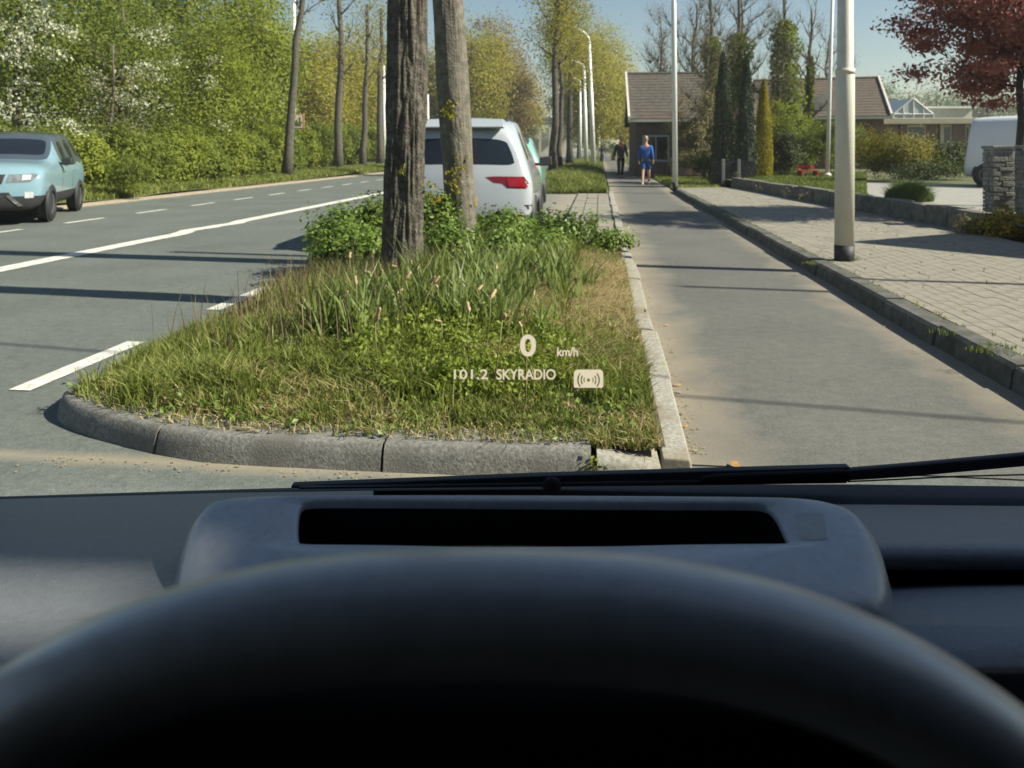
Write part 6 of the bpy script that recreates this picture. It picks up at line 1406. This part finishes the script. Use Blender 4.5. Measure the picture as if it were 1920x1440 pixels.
for x in (-.80, 1.52): mb.box((x, -1.27, 1.23), (.05, 1.86, .52))
put('rear_light_blocker', mb, M_dark, own)  # unseen panels added to keep side light off the wheel rim
mb = MB(); mb.box((.36, -2.2, .9), (2.3, .08, 1.2)); put('tailgate', mb, M_dark, own)
mb = MB(); mb.box((.36, -.6, .30), (2.3, 3.4, .06)); put('floor_pan', mb, M_dark, own)
for x in (0, .72):
    mb = MB(); mb.box((x, -.30, .55), (.50, .52, .16)); mb.box((x, -.62, .92), (.48, .14, .66), Matrix.Rotation(-.2, 3, 'X')); mb.box((x, -.74, 1.33), (.26, .10, .18)); put('seat', mb, M_cloth, own, bev=.04)
mb = MB(); mb.hexa([(-.80, 1.16, .2), (1.52, 1.16, .2), (1.45, 1.62, .2), (-.73, 1.62, .2)], [(-.80, 1.12, .70), (1.52, 1.12, .70), (1.45, 1.58, .44), (-.73, 1.58, .44)]); put('bonnet', mb, mat('dark_car_paint', (.03, .035, .045), .3, .05, 3, coat=.6), own, bev=.03)
for x in (-.72, 1.44):
    for y in (1.15, -1.4):
        mb = MB(); mb.lathe([(.20, -.1), (.30, -.1), (.31, 0), (.30, .1), (.20, .1)], (0, 0, 0), 'x', 24); o = put('wheel', mb, M_black, own, True); o.location = (x, y, .31)
# windscreen and the head-up display read-out that it shows
ws0, ws1 = Vector((0, 1.062, .8135)), Vector((0, .335, 1.49)); wd = (ws1 - ws0).normalized()
mb = MB(); mb.add([(-.80, ws0.y, ws0.z), (1.52, ws0.y, ws0.z), (1.52, ws1.y, ws1.z), (-.80, ws1.y, ws1.z)], [(0, 1, 2, 3)]); put('windscreen', mb, M_clear, own)
mb = MB(); mb.add([(-.70, .19, 1.50), (1.42, .19, 1.50), (1.42, .27, 1.50), (-.70, .27, 1.50)], [(0, 1, 2, 3)]); put('added_sky_strip', mb, M_clear, own)  # unseen opening added to let sky light onto the wheel rim
def on_glass(x, y, lift=.003):
    k = (y - HZ) / F; sl = (ws0.y - ws1.y) / (ws1.z - ws0.z); d = (ws0.y - sl * (H - ws0.z)) / (1 - sl * k); p = At(x, y, d); return p - (p - Vector((0, 0, H))).normalized() * lift
M_hud = emis('display_light', (.82, .71, .52), .48, .86)
hud = bpy.data.objects.new('head_up_display', None); COL.objects.link(hud); hud.parent = own
def hud_mesh(name, me, x0, y0, x1, y1):
    V = np.empty(len(me.vertices) * 3, np.float32); me.vertices.foreach_get('co', V); V = V.reshape(-1, 3)
    lo, hi = V[:, :2].min(0), V[:, :2].max(0); q = (V[:, :2] - lo) / (hi - lo)
    for i, (a, b) in enumerate(q): V[i] = on_glass(x0 + a * (x1 - x0), y1 + b * (y0 - y1))
    me.vertices.foreach_set('co', V.ravel()); me.update(); me.materials.clear(); return link(name, me, M_hud, hud)
def text_mesh(body, bold=.022, space=1.0):
    cu = bpy.data.curves.new('t', 'FONT'); cu.body = body; cu.offset = bold; cu.resolution_u = 5; cu.space_character = space
    return subdivided(cu, 0)
for name, body, bx, bd, sp_ in (('speed_digit', '0', (975, 627, 1005, 668.5), .026, 1), ('unit_text', 'km/h', (1044.5, 651, 1084, 668), .02, .97), ('frequency_text', '101.2', (851, 692.5, 915, 711), .013, 1.02), ('station_text', 'SKYRADIO', (931, 692, 1042, 712), .016, .98)):
    hud_mesh(name, text_mesh(body, bd, sp_), *bx)
cu = bpy.data.curves.new('icon', 'CURVE'); cu.dimensions = '2D'; cu.fill_mode = 'BOTH'
def spl(pts):
    s = cu.splines.new('POLY'); s.points.add(len(pts) - 1); s.use_cyclic_u = True
    for p, (x, y) in zip(s.points, pts): p.co = (x, y, 0, 1)
q = []
for cx_, cy_, a0 in ((48, 27, 0), (7, 27, PI / 2)): q += [(cx_ + 7 * math.cos(a0 + a), cy_ + 7 * math.sin(a0 + a)) for a in np.linspace(0, PI / 2, 7)]
q += [(0, 2), (2, 0), (53, 0), (55, 2)]; spl(q)
spl([(27.5 + 3.2 * math.cos(a), 14.5 + 3.2 * math.sin(a)) for a in np.linspace(0, 2 * PI, 16, endpoint=False)])
for r0, r1, aa in ((7.6, 9.6, .52), (12.6, 15.0, .62), (18.6, 21.2, .66)):
    for s in (0, PI):
        A2 = np.linspace(-aa, aa, 10); spl([(27.5 + r1 * math.cos(s + a), 14.5 + r1 * math.sin(s + a)) for a in A2] + [(27.5 + r0 * math.cos(s + a), 14.5 + r0 * math.sin(s + a)) for a in A2[::-1]])
hud_mesh('radio_icon', subdivided(cu, 0), 1076, 693, 1131, 727)

# ---------------------------------------------------------------- thin spring haze
hz = bpy.data.materials.new('haze'); hz.use_nodes = True; nt = hz.node_tree; nt.nodes.remove(nt.nodes['Principled BSDF']); pv = nt.nodes.new('ShaderNodeVolumePrincipled')
pv.inputs['Color'].default_value = (.93, .95, .96, 1); pv.inputs['Density'].default_value = .0008; pv.inputs['Anisotropy'].default_value = .25; nt.links.new(pv.outputs[0], nt.nodes['Material Output'].inputs['Volume'])
mb = MB(); mb.box((0, 220, 11.5), (960, 560, 26)); put('haze', mb, hz, kind='stuff')

bpy.context.view_layer.update()
